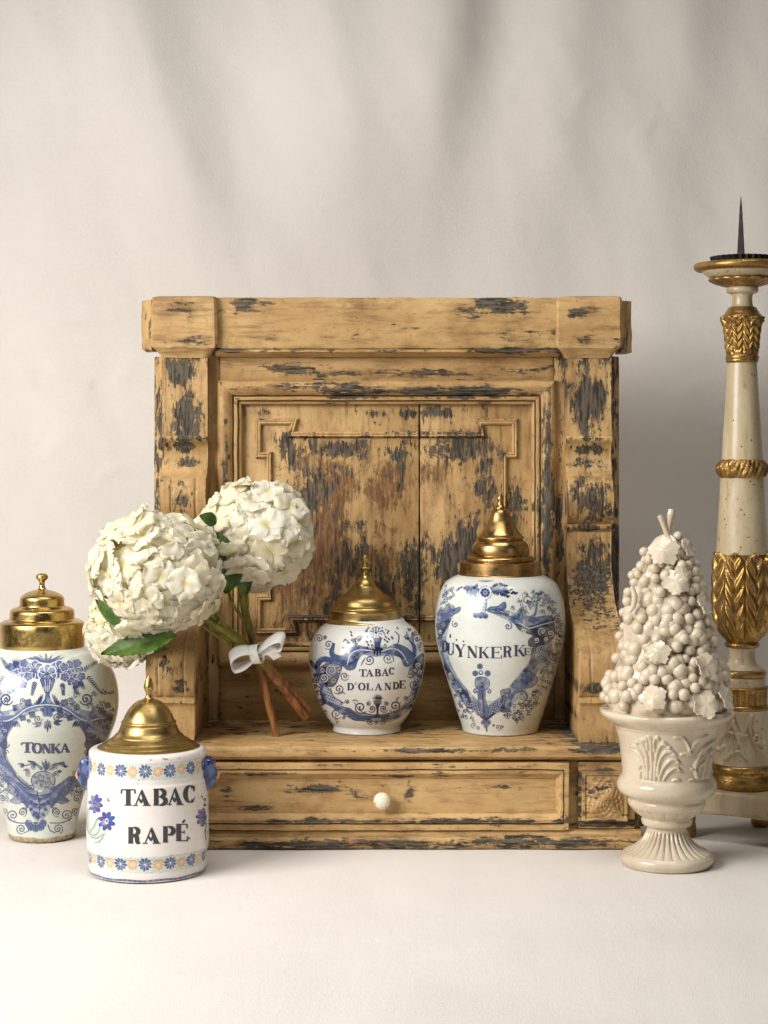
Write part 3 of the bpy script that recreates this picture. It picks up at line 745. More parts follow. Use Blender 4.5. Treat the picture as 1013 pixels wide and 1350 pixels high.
    prism('carcass', rect(YL(.022), YL(.29), zb, zt - .0003), 'x', LX(181, .02), LX(839, .02), M_BASE, cab, wob=.0003, seed=61)
    # drawer: flat front with a raised moulded border
    x0, x1 = LX(258, 0), LX(750.5, 0); z1, z0 = Zp(1006.5, 0), Zp(1095.5, 0)
    dr = prism('drawer', rect(YL(.011), YL(.10), z0 + .004, z1 - .004, .001), 'x', x0 + .004, x1 - .004, M_DR, cab, wob=.0003, seed=62)
    mp = np.array([(0, -.010), (0, .009), (.001, .0105), (.009, .0105), (.0096, .0050), (.0108, .0050), (.0116, .0115), (.0155, .0115), (.018, .008), (.0215, .0045), (.024, .0015), (.0245, -.004), (0, -.014)])
    t, h = mp[:, 0], mp[:, 1]; Yh = YL(.011) - h + 0
    for nm, args in enumerate((('x', np.stack([Yh, z1 - t], -1), x0, x1), ('x', np.stack([Yh, z0 + t], -1), x0, x1), ('z', np.stack([x0 + t * .78, Yh], -1), z0, z1), ('z', np.stack([x1 - t * .78, Yh], -1), z0, z1))):
        ax, pp, a, b = args
        tt = t if ax == 'z' else t * .78
        prism('drawer_moulding', pp, ax, a, b, M_DR, dr, wob=.0005, m0=tt, m1=-tt, round_end=0, seed=63 + nm)
    # ceramic knob
    t_ = NT('knob_ceramic'); co = t_.obj()
    kc = t_.mix(t_.rng(t_.noise(co, 160, 4, .7), .52, .66), lin(232, 222, 196), lin(176, 150, 108)); t_.set(color=kc, rough=.35, coat=.2)
    t_.bump(t_.noise(co, 220, 3), .3, .0008)
    kp = cpos(504, 1055.5, 0)
    kb = lathe('drawer_knob', chaikin([(.006, -.008), (.006, .006), (.0085, .008), (.0122, .011), (.0130, .016), (.0112, .021), (.006, .0245), (0.00001, .0255)], 2), t_.m, dr, 36, False)
    kb.location = (kp[0], YL(.011), kp[2]); kb.rotation_euler = (R(90), 0, 0)
    # carved corner blocks with a pointed diamond
    for s in (0, 1):
        f = (lambda x: x) if not s else mir
        a, b = sorted((LX(f(763 - 743 + 1000 - 763 + 0), 0) if False else LX(mir(763) if not s else 763, .01), LX(mir(838) if not s else 838, .01)))
        blk = prism('corner_block', rect(YL(.013), YL(.05), z0 + .0005, z1 - .0005, .0012), 'x', a, b, M_BASE, cab, wob=.0004, seed=70 + s)
        n = 56; cx0, cx1 = a + .0045, a + .0755 if s else b - .0045
        if not s: cx0 = b - .0755
        cz0, cz1 = Zp(1087, 0), Zp(1018, 0)
        U, Vv = np.meshgrid(np.linspace(-1, 1, n), np.linspace(-1, 1, n))
        r_ = np.maximum(np.abs(U), np.abs(Vv))
        hh = np.where(r_ > .93, .006 * np.clip((1 - r_) / .07, 0, 1) , np.where(r_ > .84, .0055, .003 + .012 * (.84 - r_) / .84))
        # scrolling leaf carving on the four facets
        ang = np.arctan2(Vv, U); fa = (ang + PI / 4) % (PI / 2) - PI / 4
        car = np.cos(fa * 11) * np.sin((.84 - r_) * 30 + np.cos(fa * 5) * 1.5) + .6 * vnoise(np.stack([U * 7, Vv * 7, 0 * U], -1), 1, 5)
        keep = smooth01((.80 - r_) / .08) * smooth01((r_ - .16) / .1) * smooth01((PI / 4 - np.abs(fa)) / .16)
        hh = hh + .0011 * car * keep
        rim = (r_ > .985); hh = np.where(rim, -.002, hh)
        V = np.stack([cx0 + (U + 1) / 2 * (cx1 - cx0), YL(.013) - hh, cz0 + (Vv + 1) / 2 * (cz1 - cz0)], -1).reshape(-1, 3)
        i = np.arange(n - 1)[:, None] * n; j = np.arange(n - 1)[None]
        Fq = np.stack([i + j, i + j + 1, i + n + j + 1, i + n + j], -1).reshape(-1, 4)
        obj_mesh('carved_diamond', V, Fq, M_BASE, blk, 30)
        # chamfered outer corner
        xa, xb = LX(mir(838) if not s else 838, .013), LX(mir(849) if not s else 849, .035)
        prism('corner_chamfer', [(xa, YL(.014)), (xb, YL(.034)), (xb, YL(.29)), (xa, YL(.29))], 'z', z0, z1, M_PIL[s], cab, wob=.0003, seed=74 + s)
    # base plinth
    zb, zt = 0.0, Zp(1096, 0)
    pr = [(YL(.29), zt), (YL(.012), zt), (YL(.006), zt - .001), (YL(.003), zt - .005), (YL(.003), zt - .0095), (YL(.000), zt - .0115), (YL(-.002), zt - .015), (YL(-.002), zt - .021), (YL(.001), zb + .001), (YL(.004), zb), (YL(.29), zb)]
    prism('base_plinth', pr, 'x', LX(170, 0), LX(848, 0), M_BASE, cab, wob=.0007, seed=80)
build_cabinet()

# ------------------------------------------------------------------ jars
BR_GOLD = m_brass('brass_polished', lin(206, 178, 114), lin(176, 146, 86), .28)
BR_OLD = m_brass('brass_old', lin(184, 158, 102), lin(156, 130, 78), .36)
BR_RED = m_brass('brass_reddish', lin(188, 156, 104), lin(160, 126, 78), .31)
PAINT = m_paint('cobalt_underglaze')
def make_jar(name, label, axis_px, base_y, surf_z, body_px, glaze, band=None, cat='jar', segs=128):
    D = ground_d(base_y, surf_z); Y0 = D - D0; X0 = PX(axis_px, D)
    root = empty(name, (X0, Y0, surf_z), label, cat)
    prof = px_prof(body_px, D, 0.0)
    prof = [(r, z) for r, z in prof][::-1]            # bottom to top
    tur = Turned(X0, Y0, surf_z, prof)
    z = np.linspace(surf_z, prof[-1][1], 150)
    P = np.stack([tur.r(z), z - surf_z], -1)
    P = np.vstack([[(P[0, 0] - .0035, 0.0)], [(P[0, 0] - .0012, .0006)], P[1:] , [(P[-1, 0] * .8, P[-1, 1] + .001)]])
    lathe('body', P, m_glaze(name + '_glaze', *glaze, base_band=band), root, segs, False, sharp=60)
    return root, tur, D
def make_lid(root, D, surf_z, lst, mat, it=1, segs=96, off=(0, 0)):
    P = np.array(px_prof(lst, D, surf_z))[::-1]
    P = chaikin(P, it, .20)
    return lathe('brass_lid', P, mat, root, segs, False, sharp=24, center=off)

NAVY, BLUE, WASH = lin(38, 46, 78), lin(80, 97, 132), lin(134, 147, 170)

# --- tall jar lettered DUYNKERKE
gl = (lin(200, 204, 198), lin(212, 214, 207))
body = [(50, 752), (53, 757), (62, 760.5), (73, 768.5), (80, 782), (84, 798), (86, 815), (86.2, 826), (84.8, 842), (80.5, 862), (75, 881), (69, 900), (63, 919), (57.5, 937), (52.5, 952), (50.3, 959), (49.5, 963.5)]
duyn, dt, dD = make_jar('tall_tobacco_jar', 'tall blue and white jar lettered DUYNKERKE under a bell-shaped brass lid', 660, 963.5, SHELF_Z, body, gl)
dl = make_lid(duyn, dD, SHELF_Z, [(0.01, 648), (1.4, 649.5), (3.2, 654), (4.6, 657.5), (3.4, 661.5), (4.2, 665.5), (6.6, 669), (7, 671), (10, 672), (12, 675), (14, 681), (16, 687), (19.5, 693), (24, 700), (27.5, 705), (31.2, 707.6), (31.4, 709.6), (29.4, 710.6), (29.4, 711.6), (33, 713.4), (36.2, 718), (37.8, 724), (37.8, 730), (36.8, 731), (37.2, 732), (41.5, 732.6), (44.2, 735), (44.6, 738), (43.4, 739.6), (52.4, 740.2), (53.4, 741), (53.4, 756), (54.4, 757), (55.2, 759), (54.4, 761), (50, 761)], BR_RED)
def paint_duyn():
    cv = Canvas(570, 750, 752, 970, 3, 5.333, 565, 750); L, M, W = NAVY, BLUE, WASH; cv.outline = (NAVY, 4)
    cv.stroke([(150, 285), (95, 420), (98, 560), (150, 720), (240, 870), (380, 1000)], [80, 90, 60, 60, 84, 70], M, .75, .7)
    cv.stroke([(440, 285), (620, 350), (790, 430), (810, 580), (730, 700), (650, 810), (550, 920), (420, 1010)], [40, 80, 120, 110, 90, 110, 100, 70], M, .75, .7)
    cv.fill([(370, 215), (408, 215), (402, 270), (400, 305), (372, 305), (368, 260)], W, .7)
    for y in (222, 245, 268, 288): cv.stroke([(365, y), (410, y)], 5, M)
    cv.stroke([(364, 212), (366, 260), (372, 305)], 4, M); cv.stroke([(411, 212), (408, 260), (402, 305)], 4, M)
    for (x, y, r) in ((335, 325, 22), (372, 322, 20), (402, 332, 20), (368, 335, 16)): cv.dot(x, y, r, M); cv.dot(x, y + 5, r * .5, L, .6)
    random.seed(3)
    for k in range(48):
        a = random.uniform(0, 2 * PI); q = random.uniform(0, 1); x = 305 + 45 * q * math.cos(a); y = 155 + 42 * q * math.sin(a); cv.leaf(x, y, x + random.uniform(-34, 34), y + random.uniform(-30, 30), 24, random.choice((M, W, L, W)), .85)
    for k in range(70):
        a = random.uniform(0, 2 * PI); q = random.uniform(0, 1); x = 500 + 58 * q * math.cos(a); y = 155 + 48 * q * math.sin(a); cv.leaf(x, y, x + random.uniform(-36, 36), y + random.uniform(-32, 32), 24, random.choice((L, M, M, L)), .9)
    for (x, y) in ((560, 165), (590, 175), (615, 180), (580, 150), (600, 160), (560, 200), (545, 120)): cv.leaf(x - 14, y, x + 18, y + random.uniform(-16, 16), 16, L)
    cv.dot(400, 168, 46, W); cv.stroke(arc(400, 168, 40, 40, 0, 360, 1)[0], 6, (0.72, .74, .74), smooth=False)
    for k in range(8): a = k * PI / 4; cv.dot(400 + 24 * math.cos(a), 168 + 24 * math.sin(a), 9, L)
    cv.dot(400, 168, 9, M); cv.stroke(arc(400, 168, 47, 47, 0, 360, 1)[0], 3.5, M, smooth=False)
    for k in range(7): cv.leaf(400, 92, 345 + 20 * k, 76 + 2 * abs(k - 3), 7, M)
    for (x, y) in ((215, 138), (232, 130), (205, 150), (258, 132)): cv.leaf(x - 14, y + 6, x + 16, y - 6, 12, M)
    # acanthus framing the cartouche
    A = [(408, 292), (440, 268), (490, 262), (535, 232), (548, 262), (535, 285), (500, 300), (540, 318), (590, 335), (625, 300), (655, 278), (662, 330), (655, 395), (610, 392), (575, 350), (520, 320), (460, 312)]
    cv.fill(A, M, .95); cv.stroke([(425, 290), (500, 282), (560, 325), (620, 350), (650, 300)], 5, L); cv.stroke([(440, 278), (500, 272), (535, 245)], 3, W)
    for q in ((470, 268), (560, 300), (600, 330), (630, 310)): cv.leaf(q[0], q[1] + 30, q[0] + 12, q[1] - 2, 12, L, .7)
    cv.spiral(560, 402, 30, 9, M, 1.2, -1.2, 1); cv.spiral(190, 388, 26, 8, M, 1.2, -2, -1)
    B = [(72, 300), (112, 285), (145, 240), (160, 285), (222, 268), (218, 300), (165, 330), (118, 372), (58, 356)]
    cv.fill(B, M, .8); cv.stroke([(75, 330), (130, 310), (205, 285)], 4, L, .7)
    D_ = [(612, 388), (660, 400), (705, 405), (800, 372), (868, 328), (884, 400), (888, 460), (855, 515), (790, 540), (712, 545), (705, 500), (735, 470), (690, 452), (640, 430)]
    cv.fill(D_, L, .9); g = gl[1]
    cv.stroke([(640, 382), (700, 415), (750, 408), (800, 392), (880, 372)], 6, g)
    for (x, y, r, d) in ((800, 440, 30, 1), (858, 455, 26, -1), (672, 440, 22, 1), (760, 500, 20, -1), (830, 495, 16, 1)): cv.spiral(x, y, r, 7, g, 1.3, 2, d)
    cv.stroke([(665, 345), (740, 330), (760, 270), (770, 200)], [16, 20, 14, 6], M, .8)
    cv.fill([(700, 360), (760, 340), (860, 330), (830, 372), (770, 390)], M, .8)
    cv.dot(800, 588, 52, W, .8)
    for k in range(18): a = k * 2.4; q = 9 * math.sqrt(k); cv.dot(800 + q * math.cos(a), 588 + q * math.sin(a), 5, L)
    cv.fill([(730, 560), (760, 545), (745, 620), (770, 660), (740, 700), (700, 725), (668, 715), (712, 665), (722, 610)], L, .85)
    cv.fill([(612, 785), (660, 742), (718, 720), (772, 782), (722, 832), (640, 842), (582, 828)], M, .75)
    for k in range(8): cv.spiral(620 + 18 * k, 790 + 22 * math.sin(k * 1.7), 12, 4, W if k % 2 else L, 1.2, k, 1)
    cv.fill([(505, 862), (552, 842), (582, 850), (562, 902), (535, 962), (582, 1002), (505, 1002), (522, 930)], L, .9)
    cv.fill([(525, 960), (520, 905), (548, 878), (565, 890), (545, 930)], W, .9)
    cv.stroke([(565, 985), (580, 900), (620, 862), (670, 862), (695, 900), (670, 935)], [26, 30, 26, 22, 14, 6], M, .85)
    cv.stroke([(572, 960), (600, 890), (650, 860)], 4, L)
    # left side of the frame
    cv.stroke([(58, 390), (95, 430), (88, 500), (108, 620), (145, 715), (205, 800), (250, 880), (300, 940)], [34, 36, 18, 16, 26, 26, 34, 26], M, .8)
    cv.fill([(58, 402), (130, 362), (160, 350), (128, 420), (100, 470), (66, 490)], L, .9)
    cv.fill([(110, 640), (130, 690), (170, 735), (190, 790), (140, 770), (118, 710)], L, .85); cv.fill([(215, 850), (262, 850), (292, 905), (306, 985), (250, 945)], L, .85)
    cv.fill([(232, 885), (270, 900), (300, 975), (255, 950)], W, .85)
    for (x, y) in ((85, 440), (100, 560), (155, 740), (225, 850)): cv.spiral(x, y, 14, 4.5, g, 1.2, 1, 1)
    # lower ornament
    cv.fill([(298, 962), (350, 930), (480, 928), (508, 962), (455, 1012), (400, 1045), (338, 1012)], M, .45, .8, smooth=False)
    for (x, y, r) in ((305, 955, 17), (325, 985, 17), (352, 1012, 17), (385, 1035, 16), (425, 1035, 16), (455, 1010, 17), (482, 985, 17), (502, 955, 17), (335, 945, 15), (470, 945, 15), (352, 975, 15), (450, 975, 15)):
        cv.dot(x, y, r, W); cv.stroke(arc(x, y, r, r, 0, 360, 1)[0], 4, L, smooth=False); cv.dot(x, y, r * .4, L)
    for (x, y, d) in ((285, 935, 1), (520, 930, -1), (270, 900, -1), (540, 905, 1)): cv.spiral(x, y, 20, 7, L, 1.3, 1, d)
    cv.fill([(352, 850), (398, 850), (402, 920), (425, 1000), (396, 1062), (362, 1000), (350, 920)], M); cv.stroke([(376, 850), (385, 930), (395, 1050)], 9, L)
    for (x, y, r) in ((363, 686, 21), (330, 735, 21), (417, 735, 22), (369, 730, 17)): cv.dot(x, y, r, M); cv.dot(x, y, r * .4, L, .6)
    cv.dot(370, 728, 8, g)
    cv.fill([(328, 790), (345, 762), (400, 762), (430, 790), (425, 830), (395, 850), (380, 860), (350, 850), (330, 825)], M); cv.dot(376, 815, 24, L, .8)
    for k in range(5): cv.dot(345 + 16 * k, 790 + (k % 2) * 14, 6, W)
    cv.spiral(335, 862, 26, 10, M, 1.1, 0.4, -1); cv.spiral(424, 864, 26, 10, M, 1.1, 2.7, 1)
    for (x, y, r) in ((388, 1080, 20), (420, 1080, 20), (405, 1062, 20), (406, 1104, 18)): cv.dot(x, y, r, M); cv.dot(x, y, r * .5, L, .7)
    cv.fill([(345, 1015), (400, 1045), (465, 1012), (440, 1045), (404, 1062), (370, 1045)], L, .9); cv.stroke([(408, 1120), (412, 1140)], 10, L)
    for (x, y, r, d) in ((320, 1100, 20, 1), (348, 1118, 14, -1), (490, 1115, 22, -1), (460, 1100, 10, 1), (520, 1112, 14, 1)): cv.spiral(x, y, r, 4.5, L, 1.3, 1.5, d)
    # fine scrolling tendrils
    for (x, y, r) in ((692, 222, 36), (655, 275, 16), (590, 270, 14), (838, 230, 18), (800, 300, 16), (905, 350, 22), (930, 400, 18), (905, 545, 20), (852, 600, 14), (878, 640, 16), (836, 715, 18), (872, 730, 14), (800, 775, 18), (842, 800, 16), (745, 905, 18), (722, 965, 20), (758, 945, 12), (602, 970, 18), (642, 1010, 16), (622, 1058, 14), (552, 1030, 12), (652, 905, 26), (700, 240, 16), (640, 225, 12), (790, 170, 14), (820, 190, 10), (900, 600, 12), (850, 660, 12), (800, 720, 14), (770, 860, 14), (680, 960, 12), (640, 950, 12), (130, 158, 16), (160, 150, 11), (108, 198, 14), (120, 120, 10), (205, 1000, 11), (222, 950, 11), (188, 890, 11), (240, 1040, 11), (210, 860, 9), (180, 810, 10), (250, 1000, 9), (900, 450, 12), (925, 470, 10), (870, 300, 14), (845, 270, 12), (690, 180, 10), (735, 160, 10)):
        cv.spiral(x, y, r * 1.15, 5.6, L if x > 120 else M, 1.25, random.uniform(0, 6), random.choice((-1, 1)), .85)
        for q in range(2):
            a = random.uniform(0, 6.28); cv.stroke([(x + r * math.cos(a), y + r * math.sin(a)), (x + 1.5 * r * math.cos(a + .5), y + 1.5 * r * math.sin(a + .5)), (x + 1.8 * r * math.cos(a + 1), y + 1.8 * r * math.sin(a + 1))], 3.4, L, .8, taper=True)
    cv.filler([(640, 215), (790, 160), (880, 210), (945, 400), (915, 620), (850, 800), (740, 980), (640, 1070), (545, 1050), (580, 1010), (700, 950), (790, 760), (800, 640), (860, 560), (890, 460), (880, 320), (770, 240), (680, 330)], 60, 12, 22, 5.2, (L, M), 4)
    cv.filler([(75, 250), (130, 120), (190, 150), (150, 240), (70, 300)], 9, 10, 16, 5, (M,), 5)
    cv.filler([(170, 830), (220, 880), (290, 1000), (340, 1040), (310, 1090), (240, 1050)], 10, 9, 14, 4.6, (M, L), 6)
    o = decal('painted_pattern', cv, dt, PAINT, duyn, gl[0])
    b = o.copy(); C.objects.link(b); b.parent = duyn; b.rotation_euler = (0, 0, PI)
    ct = Canvas(570, 830, 752, 880, 4, 7.79, 575, 835)
    write(ct, glyphs(.22, .06), [('D', 60, 126, 72, 196), ('U', 110, 196, 98, 224), ('Y', 194, 308, 113, 243), ('N', 318, 432, 130, 252), ('K', 434, 550, 140, 256), ('E', 558, 684, 138, 257), ('R', 686, 784, 131, 246), ('K', 796, 920, 120, 236), ('E', 898, 984, 152, 223)], lin(40, 46, 74), .97, 0)
    ct.dot(212, 68, 9, L); ct.dot(284, 82, 9, L); ct.dot(148, 28, 8, L, ry=22)
    decal('lettering', ct, dt, PAINT, duyn, gl[0], off=.0003)
paint_duyn()

# --- small round jar lettered TABAC D'OLANDE
gl2 = (lin(212, 212, 208), lin(222, 221, 216))
body = [(48, 815), (51.5, 820), (61, 826.5), (68, 835), (72.8, 844), (76.2, 859), (77.2, 868), (76.5, 877), (73.2, 894), (68.5, 910), (62, 927), (54, 943), (47.5, 951.5), (44.6, 954.5), (44.2, 958), (44.8, 961), (45, 963)]
olan, ot, oD = make_jar('small_tobacco_jar', "small round blue and white jar lettered TABAC D'OLANDE under a stepped brass lid", 484, 963, SHELF_Z, body, gl2)
make_lid(olan, oD, SHELF_Z, [(0.01, 731), (2.6, 732), (4.2, 735), (3.6, 738), (2.4, 740), (2.6, 744), (4, 745.5), (7.5, 747.5), (7.2, 749.5), (4.6, 752), (3.4, 755), (5, 759.5), (8, 762.5), (11.5, 765.5), (14, 770), (14.6, 772.5), (18, 775.5), (24, 781), (29, 784.6), (31.5, 785.5), (36, 789), (38.2, 793), (39, 797.5), (41.5, 798.5), (43.6, 800.5), (43.8, 802), (47, 803.5), (47.4, 805), (46.8, 806.5), (46.8, 815), (48.5, 816.5), (51, 818.5), (51, 820.5), (47, 821.5)], BR_OLD, off=(-.003, 0))
def paint_olan():
    cv = Canvas(405, 812, 564, 966, 3.4, 5.96, 400, 810); L, M, W = lin(28, 34, 66), lin(68, 86, 124), lin(114, 130, 162); cv.outline = (L, 5); g = gl2[1]
    cv.stroke([(210, 380), (330, 345), (450, 285), (570, 300), (700, 285), (830, 350), (905, 440), (890, 570), (830, 700), (720, 795), (580, 818), (430, 800), (290, 745), (185, 640), (160, 520), (205, 390)], 66, M, .75, .7)
    for (x, y, r, d) in ((125, 190, 36, 1), (200, 238, 40, -1), (105, 520, 30, 1), (95, 480, 14, 1), (170, 180, 16, -1), (895, 190, 36, 1), (860, 160, 16, -1), (820, 190, 14, 1)): cv.spiral(x, y, r, 8, L, 1.6, 2.4, d)
    cv.stroke([(240, 235), (225, 290), (240, 330), (320, 350)], [22, 40, 44, 40], M, .95)
    cv.stroke([(112, 480), (115, 395), (160, 352), (250, 372), (350, 400)], [24, 44, 44, 46, 40], M, .95)
    cv.fill([(140, 415), (210, 385), (300, 405), (285, 480), (245, 560), (180, 560), (122, 490)], L, .92)
    for (x, y, r, d) in ((222, 440, 44, 1), (165, 500, 34, -1), (285, 440, 18, 1), (240, 520, 16, 1), (150, 440, 18, -1)):
        cv.dot(x, y, r, WASH, .7); cv.spiral(x, y, r, 8, g, 1.5, 2, d); cv.spiral(x, y, r * .86, 6, L, 1.4, 2.4, d)
    cv.fill([(55, 360), (75, 375), (110, 410), (100, 430), (62, 400)], L)
    cv.fill([(335, 300), (375, 262), (440, 246), (500, 268), (565, 290), (505, 300), (450, 328), (425, 372), (405, 425), (352, 438), (315, 400), (325, 350)], M)
    cv.stroke([(345, 400), (370, 320), (440, 280), (550, 288)], 7, g, .9); cv.stroke([(360, 410), (395, 340), (460, 298)], 5, L, .8); cv.stroke([(340, 300), (400, 258), (470, 252)], 5, W)
    for k in range(6): cv.leaf(335 + 18 * k, 425 - 12 * k, 350 + 22 * k, 380 - 14 * k, 12, L, .55)
    cv.fill([(600, 292), (655, 272), (715, 235), (780, 246), (842, 288), (872, 335), (835, 405), (792, 402), (762, 335), (700, 322), (650, 305)], M)
    cv.stroke([(615, 290), (700, 268), (770, 300), (820, 380)], 7, g, .9); cv.stroke([(700, 290), (760, 330), (800, 395)], 6, L, .8)
    for k in range(6): cv.leaf(690 + 22 * k, 300 + 14 * k, 715 + 22 * k, 262 + 18 * k, 13, L, .55)
    cv.stroke([(830, 200), (870, 250), (870, 320), (840, 370)], [10, 30, 36, 20], M)
    cv.fill([(880, 350), (950, 310), (958, 400), (932, 490), (882, 480), (858, 420)], L, .92)
    for (x, y, r) in ((905, 400, 26), (920, 450, 20), (880, 440, 14)): cv.spiral(x, y, r, 7, g, 1.4, 1, 1)
    cv.fill([(160, 565), (142, 620), (172, 692), (250, 716), (310, 700), (232, 650), (205, 585)], W, .9)
    for k in range(28): cv.dot(172 + (k % 7) * 16 + (k // 7) * 8, 590 + (k // 7) * 26 + (k % 7) * 8, 5, g)
    cv.stroke([(150, 560), (140, 620), (175, 695), (250, 725)], 14, M); cv.stroke([(215, 580), (240, 645), (315, 695)], 8, M)
    cv.fill([(120, 690), (160, 660), (180, 690), (150, 715)], L)
    cv.fill([(195, 690), (290, 722), (365, 738), (400, 770), (440, 792), (490, 800), (565, 800), (485, 832), (400, 832), (355, 800), (368, 770), (330, 790), (282, 768)], M)
    cv.stroke([(280, 735), (380, 770), (430, 815), (540, 808)], 6, L, .8); cv.stroke([(230, 705), (330, 740)], 5, W)
    cv.fill([(592, 802), (660, 790), (742, 758), (802, 710), (862, 650), (905, 585), (885, 680), (830, 742), (790, 740), (762, 792), (700, 822), (640, 818)], M)
    cv.stroke([(620, 808), (720, 785), (800, 730), (870, 660)], 6, L, .8)
    for k in range(16): cv.dot(820 + (k % 4) * 16, 690 - (k // 4) * 22 - (k % 4) * 12, 5, g)
    for (x, y, r, d, w) in ((520, 358, 40, -1, 9), (664, 346, 40, 1, 9), (325, 485, 36, 1, 9), (280, 588, 42, -1, 9), (450, 732, 52, 1, 10), (720, 722, 52, -1, 10), (540, 742, 30, -1, 9), (632, 742, 30, 1, 9), (345, 688, 20, 1, 7), (262, 780, 44, 1, 8), (525, 842, 26, 1, 8), (625, 838, 26, -1, 8), (845, 462, 36, -1, 8), (868, 552, 38, 1, 8), (808, 660, 20, 1, 7), (510, 700, 20, 1, 7), (655, 700, 20, -1, 7), (575, 850, 16, 1, 6), (100, 560, 16, 1, 6), (845, 720, 14, 1, 6), (318, 810, 14, -1, 6)):
        cv.spiral(x, y, r, w, L, 1.5, random.uniform(0, 6) if w < 8 else (0.6 if d > 0 else 2.5), d)
    for p in ([(385, 680), (410, 672), (430, 690)], [(735, 690), (738, 660), (758, 655)], [(455, 400), (470, 370), (490, 340)], [(710, 370), (705, 340), (690, 320)], [(315, 215), (330, 198), (352, 212)], [(400, 690), (430, 740), (480, 775), (560, 790)], [(765, 690), (740, 745), (680, 775), (600, 790)], [(330, 625), (300, 610), (270, 620)], [(365, 490), (340, 470)]): cv.stroke(p, 8, L, taper=True)
    for k in range(9): a = PI + PI * (k + .5) / 9; cv.leaf(585, 668, 585 + 46 * math.cos(a), 668 + 46 * math.sin(a), 11, L)
    cv.fill([(556, 678), (612, 678), (606, 705), (592, 730), (590, 780), (612, 808), (552, 808), (576, 780), (574, 730), (560, 705)], L, .95)
    # flower basket
    cv.fill([(556, 185), (614, 185), (606, 225), (600, 262), (566, 262), (560, 225)], M)
    for x in (565, 578, 591, 604): cv.stroke([(x, 190), (x - (x - 584) * .3, 258)], 4, L)
    cv.stroke([(552, 186), (616, 186)], 7, L); cv.fill([(555, 262), (612, 262), (622, 285), (545, 285)], L)
    for (x, y) in ((560, 305), (582, 315), (605, 305)): cv.leaf(x, 280, x, y + 18, 18, L)
    random.seed(5)
    for k in range(34):
        a = random.uniform(0, 6.28); q = random.uniform(.3, 1); cv.leaf(572 + 95 * q * math.cos(a), 142 + 46 * q * math.sin(a), 572 + 120 * q * math.cos(a), 142 + 58 * q * math.sin(a), 16, random.choice((M, M, L, W)), .9)
    cv.dot(572, 145, 48, M)
    for q, n in ((38, 10), (20, 6)):
        for k in range(n): a = k * 2 * PI / n; cv.dot(572 + q * math.cos(a), 145 + q * .9 * math.sin(a), 9, g, .9); cv.dot(572 + q * math.cos(a + .3), 145 + q * .9 * math.sin(a + .3), 5, L)
    cv.dot(572, 145, 9, L)
    cv.leaf(425, 215, 462, 178, 24, M); cv.stroke([(415, 230), (412, 195), (440, 172), (465, 172)], 6, L); cv.stroke([(720, 135), (750, 165), (748, 215), (735, 232)], 9, L, taper=True)
    cv.leaf(690, 170, 708, 200, 16, M)
    for (x, y) in ((500, 215), (512, 240), (505, 262), (640, 200), (660, 215), (672, 195), (650, 180), (530, 210), (375, 140), (740, 108), (380, 165)): cv.leaf(x - 8, y - 10, x + 10, y + 12, 12, L)
    cv.spiral(545, 245, 16, 6, L, 1.2, 0, 1); cv.spiral(640, 245, 20, 6, L, 1.2, 3, -1)
    cv.dot(558, 270, 6, lin(170, 140, 50)); cv.dot(618, 250, 6, lin(170, 140, 50))
    cv.filler([(70, 430), (120, 500), (150, 600), (160, 720), (200, 800), (280, 830), (180, 800), (110, 680), (70, 560)], 14, 12, 20, 6, (L, M), 7)
    cv.filler([(830, 430), (955, 400), (930, 600), (880, 720), (830, 770), (880, 600), (860, 520)], 16, 12, 22, 6.5, (L, L, M), 8)
    cv.filler([(290, 220), (420, 190), (420, 240), (330, 280)], 5, 10, 16, 6, (M, L), 9)
    cv.filler([(760, 130), (880, 120), (930, 230), (900, 300), (850, 220)], 7, 12, 20, 6.5, (L,), 10)
    o = decal('painted_pattern', cv, ot, PAINT, olan, gl2[0])
    b = o.copy(); C.objects.link(b); b.parent = olan; b.rotation_euler = (0, 0, PI)
    ct = Canvas(445, 875, 545, 915, 4.5, 5.96, 400, 810)
    ct.sc, ct.ox, ct.oy = 10.13, 450, 870
    write(ct, glyphs(.27, .08), [('T', 238, 342, 128, 222), ('A', 328, 436, 126, 222), ('B', 450, 532, 122, 220), ('A', 540, 640, 112, 214), ('C', 638, 710, 102, 196),
                  ('D', 80, 172, 310, 405), ('O', 228, 322, 308, 406), ('L', 336, 424, 310, 406), ('A', 446, 552, 306, 406), ('N', 576, 670, 306, 402), ('D', 688, 774, 296, 394), ('E', 774, 864, 275, 382)], lin(38, 38, 54), .95, 0)
    ct.dot(192, 315, 10, L, ry=22)
    decal('lettering', ct, ot, PAINT, olan, gl2[0], off=.0003)
paint_olan()

# --- large jar lettered TONKA
gl3 = (lin(202, 208, 197), lin(212, 216, 206))
body = [(52, 846), (56, 853), (70, 859), (82, 868), (90, 879), (96, 893), (99.3, 908), (100.4, 922), (100, 933), (97, 950), (91.5, 966), (82, 987), (72, 1008), (62, 1030), (54.5, 1050), (49, 1070), (45.5, 1088), (44, 1098), (43, 1103)]
tonk, tt_, tD = make_jar('large_tobacco_jar', 'large blue and white jar lettered TONKA under a tiered brass lid', 55.5, 1103, 0.0, body, gl3, band=.012)
make_lid(tonk, tD, 0.0, [(0.01, 755.6), (4, 756), (7.4, 758), (8.2, 761), (7.4, 763.4), (4.6, 765.5), (3.4, 768), (3.6, 772), (5, 776), (7, 777.6), (12, 778.6), (20, 781.4), (26.4, 785), (28.4, 787.5), (29, 790), (29.2, 798), (31, 799.6), (37, 801.2), (41, 803.6), (42.2, 806), (42.4, 815), (44, 816.6), (50, 818), (54, 820), (55.3, 823), (55.5, 852.5), (54.8, 854.4), (51, 854.4)], BR_GOLD)
